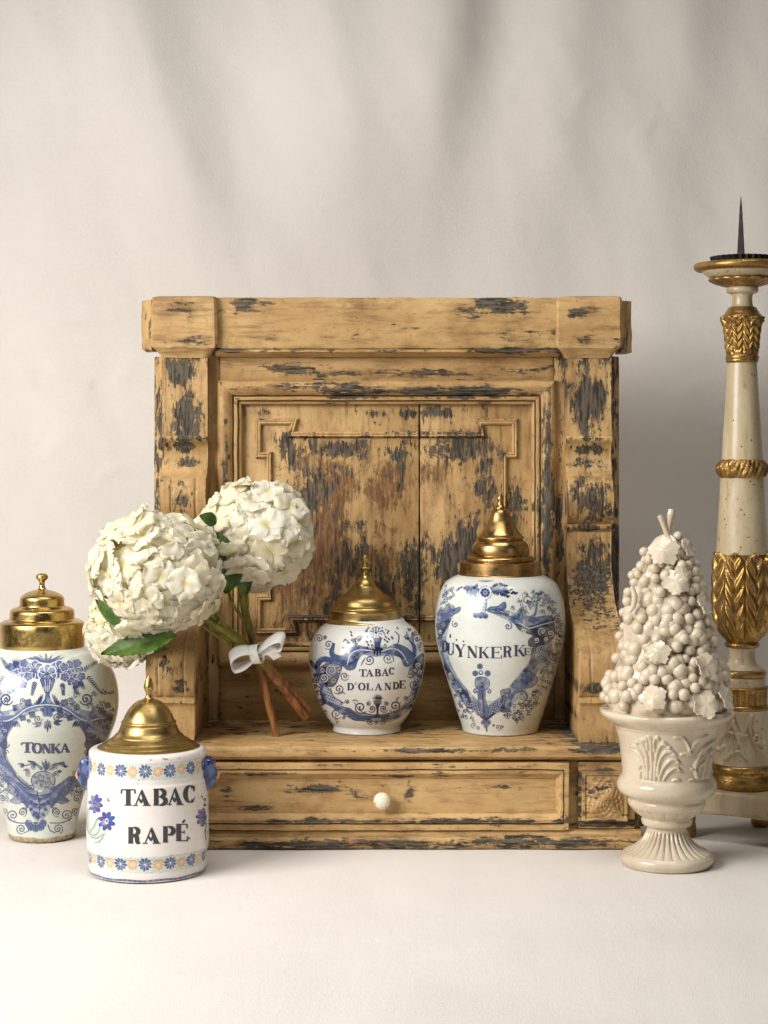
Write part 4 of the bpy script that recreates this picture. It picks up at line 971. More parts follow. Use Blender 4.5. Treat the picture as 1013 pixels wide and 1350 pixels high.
def paint_tonk():
    cv = Canvas(-48, 852, 158, 1106, 2.8, 5.0, 0, 850); L, M, W = lin(60, 70, 108), lin(88, 100, 142), lin(146, 157, 180); cv.outline = (L, 4.5); g = gl3[1]
    mx = lambda x, c=305: 2 * c - x
    for f in ((lambda x: x), (lambda x: 610 - x)):
        cv.stroke([(f(70), 510), (f(0), 600), (f(0), 720), (f(70), 850), (f(200), 970)], [60, 100, 80, 70, 60], M, .8, .6)
        cv.stroke([(f(300), 405), (f(170), 430), (f(40), 480), (f(-100), 470)], [36, 70, 90, 70], M, .7, .6)
    for (x, y) in ((300, 52), (255, 66), (215, 74), (165, 92), (345, 66), (390, 72), (430, 78), (190, 84), (410, 66)): cv.leaf(300, 120, x, y, 18, M if abs(x - 300) > 40 else L, .9, .06)
    for (x, y, r) in ((228, 168, 64), (390, 168, 64), (312, 192, 62)): cv.flower(x, y, r, 7, M, L, .3); cv.dot(x, y + 4, 16, L, .8)
    random.seed(9)
    for cx in (132, 482):
        for k in range(13):
            a = k * 2.4; q = 20 * math.sqrt(k); cv.flower(cx + q * math.cos(a), 188 + 1.15 * q * math.sin(a), 32, 5, M, L, k)
    for f in ((540, 175, 645, 105), (575, 205, 662, 315), (232, 240, 210, 335), (410, 250, 418, 332), (490, 265, 512, 326), (105, 265, 85, 305), (60, 165, 5, 85), (30, 205, -50, 315), (520, 240, 555, 290), (85, 240, 55, 285)): cv.fern(*f, 9, 26, L, 5)
    for k in range(5): cv.leaf(100, 160, 80 + 14 * k, 80 + 4 * abs(k - 2), 12, L); cv.leaf(500, 160, 455 + 14 * k, 82 + 4 * abs(k - 2), 12, M, .7)
    cv.fill([(270, 222), (356, 222), (352, 260), (338, 295), (322, 318), (302, 318), (288, 295), (274, 260)], M)
    for x in (288, 305, 322, 338): cv.stroke([(x, 228), (x * .6 + 312 * .4, 305)], 5, L)
    for x in (296, 330): cv.stroke([(x, 232), (x * .6 + 312 * .4, 300)], 4, g)
    cv.dot(312, 318, 16, L, ry=7); cv.fill([(304, 322), (322, 322), (332, 365), (352, 396), (272, 396), (294, 365)], M)
    for (c, sg) in ((255, -1), (372, 1)):
        for k in range(5): cv.leaf(c, 400, c + sg * (-30 + 16 * k) * 1.0, 318 + 16 * k if k > 1 else 322 + 4 * k, 16, L)
    # garland shelf
    for sg in (0, 1):
        f = (lambda x: x) if not sg else mx
        cv.stroke([(f(312), 402), (f(240), 405), (f(170), 425), (f(110), 468), (f(40), 492), (f(-40), 470), (f(-110), 462)], [16, 22, 28, 34, 40, 34, 20], M, .95)
        cv.stroke([(f(312), 396), (f(240), 402), (f(165), 428), (f(100), 478), (f(30), 505), (f(-50), 482)], 6, g)
        cv.stroke([(f(300), 408), (f(230), 416), (f(160), 446), (f(90), 492)], 4, L)
        cv.spiral(f(42), 358, 44, 11, L, 1.7, 0.3 if not sg else 2.8, -1 if sg else 1); cv.stroke([(f(8), 390), (f(-4), 430), (f(20), 460)], 16, M)
        cv.spiral(f(150), 370, 22, 7, L, 1.4, 1, 1); cv.spiral(f(135), 395, 12, 5, L, 1.2, 1, 1)
        for (x, y, r) in ((105, 415, 17), (185, 382, 18), (-60, 432, 17), (150, 482, 16), (212, 462, 17), (-100, 400, 16)):
            for k in range(4): a = k * PI / 2 + .6; cv.dot(f(x) + r * .8 * math.cos(a), y + r * .8 * math.sin(a), r * .75, L, .9)
            cv.stroke([(f(x) - r, y), (f(x) + r, y)], 3, M)
        for k in range(4): cv.leaf(f(110) , 500, f(75 + 20 * k), 548, 14, L)
        # dark quarter beside the cartouche
        cv.fill([(f(80), 505), (f(20), 508), (f(-60), 492), (f(-140), 480), (f(-150), 560), (f(-90), 622), (f(-10), 662), (f(30), 690), (f(42), 610), (f(62), 545)], L, .9)
        for k in range(22):
            a = k * 2.4; q = 16 * math.sqrt(k); x, y = -50 + q * 1.2 * math.cos(a), 560 + q * .9 * math.sin(a)
            cv.spiral(f(x), y, 13, 5, W, 1.2, k, 1)
        cv.stroke([(f(85), 515), (f(62), 548), (f(40), 600), (f(44), 660), (f(30), 720), (f(50), 785), (f(95), 850), (f(140), 905), (f(205), 950)], 9, L)
        cv.spiral(f(30), 655, 32, 8, L, 1.5, 0, 1); cv.spiral(f(34), 712, 22, 7, L, 1.4, 0, -1); cv.spiral(f(-5), 735, 14, 6, L, 1.2, 0, -1)
        cv.fill([(f(28), 740), (f(-20), 745), (f(-60), 700), (f(-110), 690), (f(-80), 790), (f(-10), 880), (f(60), 900), (f(100), 862)], M, .85)
        for k in range(8): cv.spiral(f(-50 + 18 * k), 760 + 14 * k, 14, 5, W, 1.2, k, 1)
    # lower acanthus, leaning slightly
    mx2 = lambda x: 522 - x
    for sg in (0, 1):
        f = (lambda x: x) if not sg else mx2
        cv.fill([(f(20), 880), (f(60), 868), (f(110), 905), (f(150), 930), (f(195), 965), (f(185), 1075), (f(150), 1040), (f(110), 1050), (f(65), 1030), (f(92), 1000), (f(40), 960), (f(58), 930)], M, .95)
        cv.stroke([(f(40), 890), (f(110), 960), (f(180), 1050)], 6, L); cv.stroke([(f(90), 905), (f(140), 960), (f(185), 1010)], 4, W)
        for k in range(6): cv.leaf(f(60 + 22 * k), 910 + 24 * k, f(45 + 20 * k), 945 + 20 * k, 16, L, .6)
        for (x, y, r, d) in ((85, 1125, 40, 1), (148, 1105, 30, -1), (18, 1112, 28, 1), (15, 1015, 30, 1), (-30, 980, 24, -1), (140, 1215, 34, 1), (100, 1068, 0, 1), (-45, 1060, 20, 1)):
            if r: cv.spiral(f(x), y, r, 7, L, 1.7, 1.2, -d if sg else d)
        for p in ([(190, 1175), (120, 1175), (70, 1155), (48, 1125)], [(205, 1190), (190, 1225), (160, 1240)], [(175, 1110), (172, 1080), (150, 1076)], [(70, 960), (30, 960), (-5, 985)], [(48, 1110), (40, 1085), (10, 1082)]): cv.stroke([(f(x), y) for x, y in p], 6.5, L)
    cv.fill([(188, 960), (335, 960), (350, 1040), (318, 1110), (275, 1165), (228, 1165), (202, 1110), (176, 1040)], M, .55, .8, smooth=False)
    for k in range(9):
        for sg in (-1, 1): cv.leaf(262 - k, 975 + 20 * k, 262 - k + sg * (86 - 6.5 * k), 955 + 20 * k, 22, (W, L, M)[k % 3], .9, sg * .12)
    for (x, y, r) in ((205, 1040, 18), (318, 1040, 18), (205, 1085, 14), (262, 1075, 14), (300, 1085, 14), (225, 1120, 14), (285, 1120, 14), (248, 1135, 18), (262, 1020, 16), (225, 1000, 13), (300, 1000, 13)): cv.dot(x, y, r, M); cv.dot(x, y, r * .55, L)
    cv.stroke([(245, 970), (262, 1060), (250, 1160)], 7, L)
    for k in range(5): a = PI * (k / 4); cv.dot(236 + 48 * math.cos(a), 1178 + 34 * math.sin(a), 24, M, ry=26); cv.stroke([(236, 1172), (236 + 52 * math.cos(a), 1178 + 44 * math.sin(a))], 6, L)
    # crest under the word
    for (x0, y0, x1, y1) in ((298, 835, 298, 748), (298, 835, 272, 765), (298, 835, 325, 765), (280, 828, 240, 800), (318, 828, 360, 800), (250, 800, 175, 765), (165, 800, 112, 785), (345, 795, 425, 768), (415, 800, 452, 800), (200, 830, 150, 830), (380, 830, 410, 838), (160, 800, 130, 808)): cv.leaf(x0, y0, x1, y1, 20, L, .95, .08)
    cv.stroke([(285, 815), (230, 785), (160, 798)], 6, L); cv.stroke([(312, 815), (370, 782), (440, 800)], 6, L)
    for (x, y, r, d) in ((222, 803, 18, 1), (358, 806, 18, -1), (186, 848, 20, 1), (366, 852, 20, -1), (418, 788, 16, 1), (210, 945, 28, 1), (335, 940, 28, -1)): cv.spiral(x, y, r, 6.5, L, 1.5, 1, d)
    cv.dot(285, 900, 74, M, .45, ry=62); cv.stroke(arc(285, 895, 78, 60, 150, 390, 1)[0], 7, L, smooth=False)
    for k in range(13): a = k * 2.4; q = 17 * math.sqrt(k); cv.spiral(285 + q * math.cos(a), 895 + .8 * q * math.sin(a), 15, 5, L, 1.3, k, 1)
    cv.dot(265, 965, 16, g, ry=8)
    # pendant below the garland
    for k in range(4): a = k * PI / 2 + .8; cv.dot(313 + 22 * math.cos(a), 442 + 20 * math.sin(a), 20, M); 
    cv.stroke([(313, 420), (313, 470)], 5, L); cv.dot(278, 430, 14, L); cv.dot(350, 430, 14, L); cv.dot(395, 428, 22, L, .9)
    for (x0, y0, x1, y1) in ((313, 490, 313, 580), (300, 500, 296, 560), (326, 500, 332, 560), (275, 515, 208, 522), (280, 520, 222, 545), (350, 512, 415, 500), (350, 518, 402, 528)): cv.leaf(x0, y0, x1, y1, 20, L)
    for (x, y, r, d) in ((250, 490, 28, 1), (375, 482, 28, -1), (436, 466, 20, 1), (190, 500, 14, 1)): cv.spiral(x, y, r, 7, L, 1.6, 0, d)
    cv.filler([(585, 480), (770, 440), (760, 600), (640, 690), (600, 640)], 16, 14, 26, 7, (L, W, L), 14)
    cv.filler([(20, 520), (-160, 440), (-150, 600), (-30, 690), (10, 640)], 14, 14, 26, 7, (L, W, L), 15)
    cv.filler([(60, 900), (-60, 780), (-60, 900), (10, 1050), (60, 1000)], 10, 14, 24, 6.5, (L, M), 16)
    cv.filler([(430, 330), (560, 300), (740, 300), (760, 450), (620, 440), (470, 420)], 9, 14, 24, 6.5, (L, M), 11)
    cv.filler([(-150, 300), (10, 290), (150, 330), (140, 400), (-20, 450)], 8, 14, 24, 6.5, (L, M), 12)
    cv.filler([(470, 860), (590, 760), (620, 830), (560, 960), (470, 1060), (420, 1010)], 9, 14, 24, 6, (L, M), 13)
    o = decal('painted_pattern', cv, tt_, PAINT, tonk, gl3[0])
    b = o.copy(); C.objects.link(b); b.parent = tonk; b.rotation_euler = (0, 0, PI)
    ct = Canvas(20, 970, 100, 1000, 4.5, 5.0, 0, 850)
    ct.sc, ct.ox, ct.oy = 12.66, 20, 970
    write(ct, glyphs(.36, .11), [('T', 100, 306, 115, 280), ('O', 290, 450, 126, 292), ('N', 450, 600, 138, 292), ('K', 590, 764, 136, 292), ('A', 752, 922, 120, 280)], lin(74, 74, 110), .95, 0)
    decal('lettering', ct, tt_, PAINT, tonk, gl3[0], off=.0003)
paint_tonk()

# --- straight-sided pot lettered TABAC RAPÉ
gl4 = (lin(220, 214, 208), lin(229, 223, 217))
rD = ground_d(1147)
body = [(70, 984), (74, 985.2), (76.6, 988), (77.2, 992), (77, 998), (77, 1016), (77.4, 1022), (78.6, 1024), (79.2, 1028), (79.6, 1050), (80.2, 1075), (80.4, 1095), (80.2, 1112), (79.6, 1116), (78.2, 1118), (77.8, 1122), (77.4, 1138), (76.6, 1144), (76, 1147)]
rape, rt, rD = make_jar('lidded_pot', 'white earthenware pot lettered TABAC RAPÉ with blue lion-head lugs and domed brass lid', 195, 1147, 0.0, body, gl4, cat='pot')
make_lid(rape, rD, 0.0, [(0.01, 890.5), (2.2, 892.5), (4.6, 897), (5.8, 902), (6.6, 905.5), (6.2, 908), (5.2, 910), (3.6, 914), (3.6, 917), (5.8, 921), (10, 922.6), (16, 924.6), (22, 929.5), (27.5, 936.5), (31.5, 943.5), (34, 949.5), (35.8, 950.5), (36.4, 952), (35.6, 953.5), (35.2, 954.6), (37, 956), (38.4, 961), (41, 965.4), (44.5, 968.2), (45.6, 969.4), (45.4, 970.6), (47.5, 971.6), (51.5, 974), (54, 975.6), (54, 976.8), (56, 977.6), (60, 979.4), (61.8, 980.4), (61.8, 981.4), (64, 982), (67.6, 983.8), (69, 984.8), (69, 986), (64, 986.2)], BR_OLD, off=(.0012, 0))
def paint_rape():
    cv = Canvas(114, 988, 278, 1132, 3.4, 5.065, 100, 970)
    BL, LEAF, INK = lin(66, 92, 176), lin(176, 188, 176), lin(40, 44, 46)
    def daisy(x, y, r, squash, rot):
        for k in range(8):
            a = rot + k * PI / 4; c = lin(*[int(v + random.uniform(-14, 14)) for v in (58, 76, 140)])
            cv.dot(x + squash * r * .62 * math.cos(a), y + r * .62 * math.sin(a), r * .36, c, 1, ry=r * .22, rot=a)
        cv.dot(x, y, r * .13, lin(60, 70, 90))
    for p in ([(92, 480), (82, 560), (92, 640), (118, 665)], [(150, 545), (128, 600), (102, 640)], [(168, 600), (150, 650), (112, 662)], [(200, 645), (168, 700), (130, 712)], [(190, 650), (150, 680), (105, 670)], [(868, 620), (878, 690)], [(882, 560), (872, 640)]):
        cv.stroke(p, [6, 16, 22, 8], lin(168, 184, 170), .95); cv.stroke([(x - 8, y + 6) for x, y in p], 6, lin(108, 132, 122), .9)
    daisy(133, 456, 68, .62, .2); daisy(207, 571, 70, .82, .35); daisy(848, 546, 66, .62, .1); daisy(884, 440, 60, .35, .3)
    cv.leaf(207, 412, 226, 446, 16, lin(84, 96, 84)); cv.leaf(838, 396, 848, 422, 12, lin(70, 80, 72)); cv.leaf(148, 545, 150, 572, 8, lin(110, 120, 110)); cv.dot(412, 322, 4, INK)
    for (x, y, r, ry) in ((600, 158, 16, 6), (585, 152, 8, 5), (280, 150, 9, 3), (500, 162, 10, 3), (690, 150, 7, 3), (420, 300, 5, 3), (280, 296, 6, 3), (640, 798, 14, 2.5), (690, 796, 10, 2)): cv.dot(x, y, r, lin(146, 92, 62), .85, ry=ry)
    decal('painted_sprig', cv, rt, PAINT, rape, gl4[0])
    ct = Canvas(150, 1025, 262, 1118, 4.2, 5.065, 100, 970)
    ct.sc, ct.ox, ct.oy = 8.809, 150, 1025
    write(ct, glyphs(.29, .065, True), [('T', 84, 254, 138, 330), ('A', 224, 436, 140, 332), ('B', 456, 630, 132, 328), ('A', 618, 816, 118, 322), ('C', 816, 950, 94, 294),
                                     ('R', 164, 320, 577, 770), ('A', 336, 550, 578, 772), ('P', 566, 722, 568, 758), ('E', 722, 868, 540, 742)], INK, .97, 0)
    ct.leaf(796, 534, 832, 484, 26, INK); ct.dot(876, 708, 14, INK)
    decal('lettering', ct, rt, PAINT, rape, gl4[0], off=.0003)
    # flower bands run all the way round (unwrapped: u = degrees, v = mm)
    random.seed(2)
    for nm, yc in (('flower_band', 1017.5), ('flower_band', 1143.8 - 3.5)):
        zc = ZC - (yc - YH) * (rD - .082) / F; hh = 11.2
        CM = 2 * PI * 81.5
        cb = Canvas(0, -hh - 1, CM, hh + 1, 2.6)
        cb.fill([(0, -hh), (CM, -hh), (CM, hh), (0, hh)], lin(200, 208, 202), .95, .2, smooth=False)
        for q in range(1500): cb.dot(random.uniform(0, CM), random.uniform(-hh, hh), .75, lin(146, 162, 154), .5)
        for f in range(30):
            u = (f + .4) * CM / 30; big = f % 2; v0 = random.uniform(-.6, .6)
            for k in range(10):
                a = k * PI / 5 + .2 * f; r = (10.2 if big else 8.4) * random.uniform(.92, 1.06); c = lin(56, 74, 128) if big else lin(206, 164, 110)
                c = tuple(v * random.uniform(.82, 1.15) for v in c)
                cb.leaf(u + r * .10 * math.cos(a), v0 + r * .10 * math.sin(a), u + r * math.cos(a), v0 + r * math.sin(a), r * .56, c, .97, 0, .2)
            for k in range(10):
                a = k * PI / 5 + .2 * f + PI / 10; r = 8.2 if big else 6.6
                cb.stroke([(u + r * .2 * math.cos(a), v0 + r * .2 * math.sin(a)), (u + r * .85 * math.cos(a), v0 + r * .85 * math.sin(a))], .5, lin(228, 226, 222), .8, 0, smooth=False)
            cb.dot(u, v0, 1.1, lin(232, 226, 214) if big else lin(236, 214, 170))
        decal(nm, cb, rt, PAINT, rape, gl4[0], unwrap=lambda X, Yv, zc=zc: (X / 81.5 - PI, zc - Yv / 1000.0))
    # blue line at the foot
    cb = Canvas(0, 0, 360, 6, 3)
    for q in range(72):
        cb.stroke([(q * 5, 3 + .5 * math.sin(q * .9)), (q * 5 + 5, 3 + .5 * math.sin(q * .9 + .9))], 3.0, lin(66, 80, 130), .9, .4, smooth=False)
    decal('foot_line', cb, rt, PAINT, rape, gl4[0], unwrap=lambda X, Yv: (np.radians(X - 180), .0068 - Yv / 1000.0))
    # lion-head lugs
    t = NT('lug_glaze'); co = t.obj()
    c1 = t.mix(t.rng(t.noise(co, 120, 4, .6), .42, .6), lin(36, 44, 88), lin(84, 98, 144))
    sx = t.n('ShaderNodeSeparateXYZ'); t.put(sx.inputs[0], co)
    tip = t.rng(t.math('ADD', sx.outputs[0], t.math('MULTIPLY', t.noise(co, 200, 3), .004)), .0195, .0210)
    c1 = t.mix(tip, c1, lin(206, 140, 84)); glaze_common(t, c1)
    for sg in (-1, 1):
        bm = bmesh.new(); bmesh.ops.create_icosphere(bm, subdivisions=4, radius=1.0)
        V = np.array([v.co[:] for v in bm.verts])
        x, y, z = V[:, 0], V[:, 1], V[:, 2]
        X = np.where(x > 0, .019 * x ** .8 if False else .019 * np.abs(x) ** .85 * np.sign(x), .010 * x)
        wid = 1 - .42 * np.clip(x, 0, 1) ** 1.5
        Y = .014 * y * wid; Z = .0165 * z * wid - .004 * np.clip(-z, 0, 1)
        # ears, brow, eyes and snout
        for (ex, ey, ez, amp, rad) in ((.35, .55, .7, .004, .32), (.35, -.55, .7, .004, .32), (.75, .33, .35, -.0022, .2), (.75, -.33, .35, -.0022, .2), (.9, 0, -.1, .003, .3), (.7, .45, -.45, .0022, .3), (.7, -.45, -.45, .0022, .3), (.8, 0, -.55, -.002, .22)):
            k = amp * np.exp(-((x - ex) ** 2 + (y - ey) ** 2 + (z - ez) ** 2) / rad ** 2); X += k * x; Y += k * y; Z += k * z
        P = np.stack([X, Y, Z], -1); P += .0006 * np.stack([fbm(P, 180, 1), fbm(P, 180, 2), fbm(P, 180, 3)], -1)
        for v, p in zip(bm.verts, P): v.co = p
        me = bpy.data.meshes.new('lion_head_lug'); bm.to_mesh(me); bm.free(); me.shade_smooth(); me.materials.append(t.m)
        o = bpy.data.objects.new('lion_head_lug', me); C.objects.link(o); o.parent = rape
        o.location = (sg * .0795, -.004, PZ(1018, rD)); o.rotation_euler = (0, R(8), 0 if sg > 0 else PI); o.scale = (1.08, 1.2, 1.45)
    # pale chips on the rim
    return
paint_rape()

# ------------------------------------------------------------------ creamware urn heaped with grapes
CREAM = m_glaze('cream_glaze', lin(196, 181, 156), lin(216, 203, 180), 1.0)
uD = ground_d(1138); uY = uD - D0; uX = PX(879.5, uD)
urn = empty('fruit_urn', (uX, uY, 0), 'cream glazed ceramic urn heaped with grapes and vine leaves', 'urn')
def build_urn():
    plist = [(.01, 944), (70, 943), (84, 943), (87.6, 945), (88, 947.5), (86.5, 951), (80, 957), (73, 961.5), (69.5, 964), (68.8, 966), (67.2, 968), (65.4, 975), (63, 986), (61, 1000), (59.4, 1014), (58.8, 1024), (59.2, 1030), (61.5, 1033), (64.6, 1038), (65.6, 1043), (64.8, 1048), (61.6, 1053), (56, 1057), (53.5, 1058.5), (50.6, 1060.5), (51.4, 1065), (50.2, 1070), (46.5, 1074.5), (42.5, 1079), (37.5, 1083), (33.2, 1086), (33.6, 1089), (33.2, 1093), (31.4, 1096), (27, 1098), (25.8, 1100.5), (26.6, 1104), (29.4, 1110), (34, 1116.5), (40.5, 1122.5), (48, 1127.5), (54, 1130.5), (57.6, 1132.5), (58.2, 1133.6), (60.4, 1135.4), (61.4, 1138.5), (61, 1142), (58.6, 1146), (57.6, 1148)]
    P = np.array(px_prof(plist, uD, 0))[::-1]; P[:, 1] -= P[0, 1]
    sc = 1.0
    P = np.array(crom(P, 6))
    zf0, zf1 = None, None
    off = PZ(1148, uD)
    z_of = lambda y: PZ(y, uD) - off
    tur = Turned(uX, uY, 0.0, [(r, z + 0) for r, z in P])
    cv = Canvas(785, 955, 975, 1040, 4, 5.065, 780, 930)
    def ridge(p, w, amp=1.0):
        q = cv.stroke(p, w * 1.7, raw=True)
        # rounded section: layered strokes
        for k, a in ((1.5, .4), (1.0, .75), (.55, 1.0)):
            bx, cov = cv.stroke(p, w * k, raw=True); x0, x1, y0, y1 = bx
            cv.a[y0:y1, x0:x1] = np.maximum(cv.a[y0:y1, x0:x1], cov * a * amp)
    def sp(cx, cy, r, d=1, a0=0):
        t = np.linspace(0, 1, 26); ang = a0 + d * t * 1.4 * 2 * PI; rr = r * (1 - .85 * t)
        ridge(np.stack([cx + rr * np.cos(ang), cy + rr * np.sin(ang)], -1), 15)
    def plume(cx, s):
        X = lambda x: cx + s * (x - 405)
        for p, w in (([(400, 545), (405, 420), (402, 300), (398, 225)], 18), ([(428, 545), (428, 420), (442, 310), (470, 262), (500, 258)], 16), ([(440, 470), (452, 380), (490, 315), (540, 305)], 15), ([(452, 500), (478, 420), (525, 365), (568, 360)], 15), ([(470, 520), (505, 455), (548, 420), (578, 415)], 14),
                     ([(378, 545), (378, 420), (368, 320), (345, 262), (318, 232)], 16), ([(372, 470), (352, 370), (322, 300), (288, 258)], 15), ([(360, 430), (335, 350), (300, 305), (275, 290)], 13), ([(425, 300), (420, 250), (430, 215)], 13), ([(380, 290), (378, 250), (365, 212)], 13),
                     ([(340, 525), (360, 480), (358, 420), (338, 388), (322, 420)], 15), ([(310, 520), (330, 480), (330, 440)], 12), ([(450, 400), (452, 470), (480, 530), (530, 550)], 15)):
            ridge([(X(x), y) for x, y in p], w)
        sp(X(565), 515, 34, -s, PI / 2)
        for (x, y) in ((515, 275), (548, 318), (572, 372), (580, 425), (300, 240), (275, 270), (345, 225), (385, 212), (440, 215), (480, 245)): ridge([(X(x), y), (X(x + 8), y + 6)], 20)
    plume(405, 1); 
    for p, w in (([(560, 212), (610, 215), (640, 255), (655, 300)], 14), ([(655, 295), (700, 240), (770, 198)], 14), ([(600, 325), (630, 318), (665, 318), (640, 330)], 14), ([(690, 395), (735, 300), (790, 250), (860, 205)], 16), ([(700, 480), (690, 410), (735, 340)], 14), ([(730, 545), (745, 430), (770, 330), (800, 290)], 14), ([(760, 540), (770, 430), (790, 340)], 13), ([(710, 450), (720, 400), (750, 370)], 12), ([(670, 420), (700, 440), (705, 490)], 13), ([(200, 230), (185, 300), (215, 330)], 14), ([(215, 350), (222, 450), (215, 520)], 14), ([(160, 190), (190, 230), (200, 290)], 14)): ridge(p, w)
    sp(680, 515, 32, 1, PI / 2)
    z_a0, z_a1 = z_of(1030), z_of(966); zfl0, zfl1 = z_of(1133), z_of(1102); zg0, zg1 = z_of(1086), z_of(1072)
    def relief(th, z, rr):
        t = (th + PI) % (2 * PI) - PI
        tf = np.where(np.abs(t) > PI / 2, (np.sign(t) * PI - t), t)          # the back repeats the front mirrored
        x, y = tur.to_px(tf, z); h = cv.sample(x, y)
        m = smooth01((z - z_a0) / .004) * smooth01((z_a1 - z) / .004) * smooth01((1.30 - np.abs(tf)) / .2)
        out = h * .0036 * m
        fl = np.abs(np.sin(th * 15)) ** .6
        mf = smooth01((z - zfl0) / .003) * smooth01((zfl1 - z) / .004)
        out = out - (1 - fl) * .0040 * mf
        mg = smooth01((z - zg0) / .003) * smooth01((zg1 - z) / .003)
        return out - (1 - np.abs(np.cos(th * 8)) ** .5) * .0020 * mg
    PP = np.vstack([[(P[0, 0] - .004, 0)], P])
    zn = np.arange(len(PP))
    # resample densely so that the relief has enough rings
    s = np.concatenate([[0], np.cumsum(np.hypot(*np.diff(PP, axis=0).T))]); u = np.linspace(0, s[-1] * .93, 330)
    PQ = np.stack([np.interp(u, s, PP[:, 0]), np.interp(u, s, PP[:, 1])], -1)
    PQ = np.vstack([PQ, [(.001, PQ[-1, 1])]])
    lathe('urn_body', PQ, CREAM, urn, 420, False, relief, sharp=70)
    # heap core
    core = [(0.01, 713), (6, 714), (13, 719), (20, 728), (27.5, 742), (34, 760), (40, 780), (45.5, 800), (51.5, 822), (57, 842), (61, 862), (65, 882), (71, 902), (76, 920), (77, 936), (75, 946)]
    Cp = np.array(px_prof(core, uD, 0))[::-1]; Cp[:, 1] -= off
    def lump(th, z, rr):
        p = np.stack([np.sin(th) * 5, np.cos(th) * 5, z * 60], -1); return .0060 * fbm(p, .8, 8, 2) * np.clip(rr / .03, 0, 1)
    lathe('fruit_mound', Cp, CREAM, urn, 90, True, lump, sharp=None)
    cz = np.array([c[1] for c in core]); cr = np.array([c[0] for c in core]) * uD / F
    def crad(y): return np.interp(y, cz, cr)
    # grapes: seen positions from the photo, the rest scattered over the far side
    bm = bmesh.new(); bmesh.ops.create_icosphere(bm, subdivisions=3, radius=1.0); gme = bpy.data.meshes.new('grape'); bm.to_mesh(gme); bm.free(); gme.shade_smooth(); gme.materials.append(CREAM)
    seen = [(298, 478, 33), (355, 458, 29), (415, 443, 34), (533, 325, 30), (510, 388, 36), (555, 380, 26), (545, 440, 30), (512, 578, 31), (556, 592, 30), (240, 440, 30), (272, 432, 28), (210, 595, 33), (185, 660, 30), (215, 540, 28), (272, 697, 34), (325, 740, 36), (248, 752, 35), (210, 698, 30), (280, 822, 36), (190, 745, 30), (225, 895, 36), (180, 860, 30), (265, 985, 34), (210, 945, 34), (590, 675, 33), (597, 745, 34), (660, 710, 32), (655, 785, 34), (700, 750, 28), (640, 850, 36), (690, 880, 34), (505, 820, 36), (460, 866, 34), (532, 888, 30), (510, 935, 30), (695, 830, 32), (370, 590, 46), (425, 650, 44), (420, 700, 44), (405, 770, 44), (455, 760, 42), (340, 650, 40), (470, 610, 44), (350, 710, 34), (470, 700, 44), (375, 1015, 46), (440, 965, 44), (475, 1005, 44), (325, 1000, 36), (200, 1045, 40), (160, 1097, 34), (180, 1157, 33), (163, 1217, 33), (275, 1060, 38), (240, 1115, 34), (130, 1040, 34), (440, 1106, 36), (490, 1150, 36), (460, 1216, 36), (428, 1150, 30), (505, 1085, 36), (550, 1050, 34), (605, 1076, 36), (650, 1088, 36), (690, 1060, 34), (745, 975, 34), (782, 1000, 32), (795, 1035, 30), (760, 1040, 32), (100, 1118, 34), (98, 1172, 30), (610, 378, 34), (635, 440, 30), (645, 512, 32), (590, 420, 30), (720, 1095, 32), (590, 520, 30), (600, 470, 30), (575, 350, 28), (512, 210, 30), (330, 345, 30), (290, 385, 32), (355, 400, 30), (310, 300, 28), (440, 395, 30), (255, 480, 28), (390, 370, 28), (470, 340, 28), (590, 300, 26), (165, 800, 30), (320, 880, 28), (560, 830, 36), (610, 900, 34), (560, 960, 34), (380, 540, 36), (300, 600, 34), (270, 540, 30), (540, 1010, 34), (400, 1060, 36), (330, 1060, 34), (520, 640, 36), (540, 700, 34), (300, 920, 28), (350, 820, 30), (390, 900, 32), (600, 600, 30), (660, 590, 28), (560, 1110, 32), (800, 1080, 26), (560, 540, 30), (620, 560, 28)]
    def add_grape(x, y, z, r):
        o = bpy.data.objects.new('grape', gme); C.objects.link(o); o.parent = urn; o.location = (x, y, z)
        o.scale = (r, r, r * random.uniform(1.0, 1.1)); o.rotation_euler = (random.uniform(0, 3), random.uniform(0, 3), 0)
    random.seed(12)
    for gx, gy, gr in seen:
        gr *= random.uniform(.90, 1.16); sunk = random.random() < .25
        x, y, r = 780 + gx / 4.5, 670 + gy / 4.5, gr / 4.5 * uD / F
        R0 = crad(y) + r * .25 + (.0025 if gr < 37 else -.0035) - (.0045 if sunk else 0)
        q = (x - 879.5) * uD / F / R0
        q = max(-.995, min(.995, q)); th = math.asin(q)
        Rr = max(R0, abs((x - 879.5) * uD / F)) if abs(q) > .99 else R0
        dz = (Rr * math.cos(th)) 
        z = PZ(y, uD - dz) - off
        add_grape(Rr * math.sin(th), -Rr * math.cos(th), z, r)
    for k in range(72):                                   # half-buried fruit between the traced clusters
        y = 745 + 185 * math.sqrt(random.random()); th = random.uniform(-1.5, 1.5); r = random.uniform(32, 52) / 4.5 * uD / F
        R0 = crad(y) - r * .12
        add_grape(R0 * math.sin(th), -R0 * math.cos(th), PZ(y, uD) - off, r)
    for k in range(60):
        y = 735 + 195 * math.sqrt(random.random()); th = PI + random.uniform(-1.45, 1.45); r = random.uniform(30, 38) / 4.5 * uD / F
        R0 = crad(y) + r * .3 + .003
        add_grape(R0 * math.sin(th), -R0 * math.cos(th), PZ(y, uD) - off, r)
